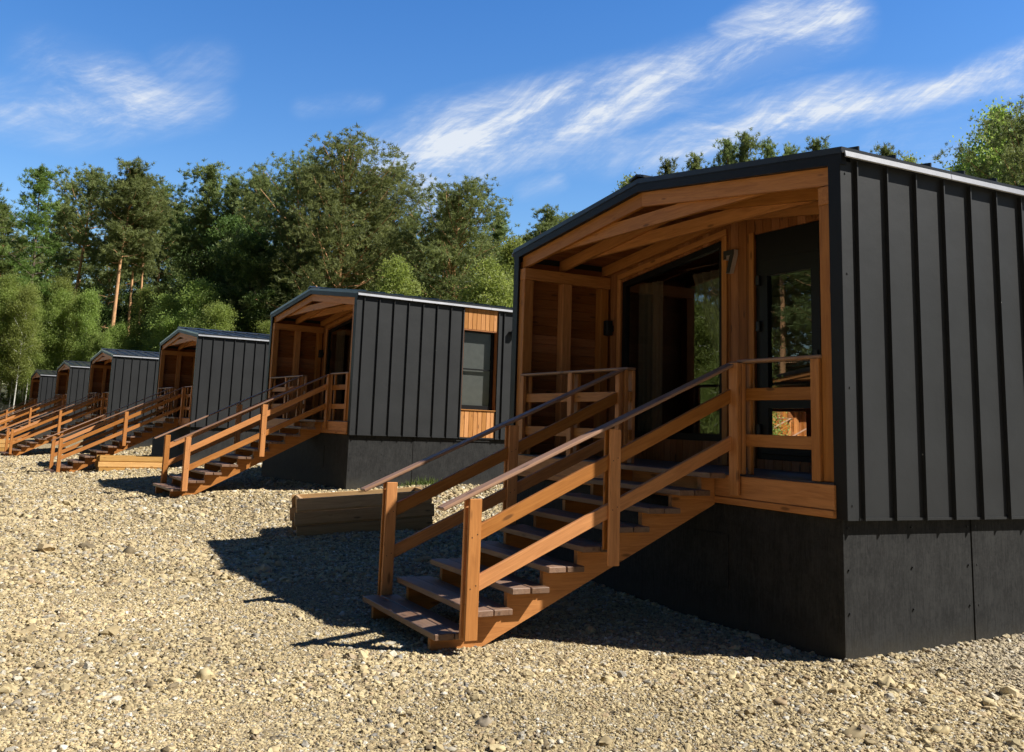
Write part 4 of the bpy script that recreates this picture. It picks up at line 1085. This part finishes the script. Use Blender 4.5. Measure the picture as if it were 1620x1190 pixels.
bands = [
  streak([(D(560, 265), .050, .35), (D(700, 235), .075, .95), (D(880, 185), .065, 1.0), (D(1050, 130), .055, .8), (D(1200, 80), .05, .75), (D(1320, 30), .06, .8)], 0, 1.5, 1.7, 4.0),
  streak([(D(1150, 55), .03, .5), (D(1230, 25), .05, .9), (D(1350, 45), .035, .4)], 0, 1.25, 5.1, 2.5),
  streak([(D(1040, 250), .05, .4), (D(1180, 205), .06, .95), (D(1350, 160), .045, .85), (D(1500, 140), .035, .7), (D(1640, 105), .045, 1.0)], 0, 1.35, 9.3, 4.0),
  streak([(D(-20, 165), .05, .4), (D(120, 175), .06, .8), (D(220, 170), .05, .9), (D(330, 165), .04, .3)], 0, 1.15, 13.9, 3.0),
  streak([(D(60, 90), .05, .25), (D(160, 125), .055, .75), (D(230, 140), .04, .5)], 0, 1.0, 17.2, 2.5),
  streak([(D(270, 110), .04, .35), (D(340, 100), .04, .3), (D(310, 160), .03, .4)], 0, .8, 21.0, 2.0),
  streak([(D(620, 300), .04, .6), (D(670, 305), .045, .9), (D(740, 340), .035, .4)], 0, 1.4, 25.4, 2.0),
  streak([(D(880, 250), .03, .35), (D(960, 235), .045, .7), (D(1030, 220), .03, .3)], 0, .95, 29.9, 3.0),
  streak([(D(480, 170), .02, .3), (D(590, 160), .02, .3)], 0, .6, 33.1, 5.0),
  streak([(D(830, 300), .02, .3), (D(880, 285), .02, .45)], 0, .8, 37.1, 3.0),
  streak([(D(1400, 240), .05, .35), (D(1560, 215), .06, .5), (D(1700, 205), .06, .4)], 0, .9, 41.3, 4.0),
]
def union(ms):
    r_ = ms[0]
    for m2 in ms[1:]: r_ = b.math('MAXIMUM', r_, m2)
    return r_
right_ = union([bands[k] for k in (0, 2, 8, 9, 10)]); left_ = union([bands[k] for k in (1, 3, 4, 5, 6, 7)])
cl = b.math('MAXIMUM', b.math('MULTIPLY', right_, fibre_field(0.33, 1.7, 4.0, 0.4)), b.math('MULTIPLY', left_, fibre_field(0.12, 13.9, 2.6, 0.6)))
cl = b.math('MULTIPLY', b.math('MINIMUM', cl, 0.92), front)
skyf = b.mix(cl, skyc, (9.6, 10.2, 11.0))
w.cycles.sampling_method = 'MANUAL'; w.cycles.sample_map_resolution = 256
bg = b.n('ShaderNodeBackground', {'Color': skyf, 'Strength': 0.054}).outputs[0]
wo = b.n('ShaderNodeOutputWorld'); nt.links.new(bg, wo.inputs[0])

scene.view_settings.view_transform = 'Standard'; scene.view_settings.look = 'None'
scene.view_settings.exposure = 0.66; scene.view_settings.gamma = 1.0
scene.render.engine = 'CYCLES'
scene.cycles.max_bounces = 6; scene.cycles.transparent_max_bounces = 12; scene.cycles.caustics_reflective = False; scene.cycles.caustics_refractive = False
scene.cycles.use_adaptive_sampling = True; scene.cycles.adaptive_threshold = 0.02
scene.cycles.use_denoising = True
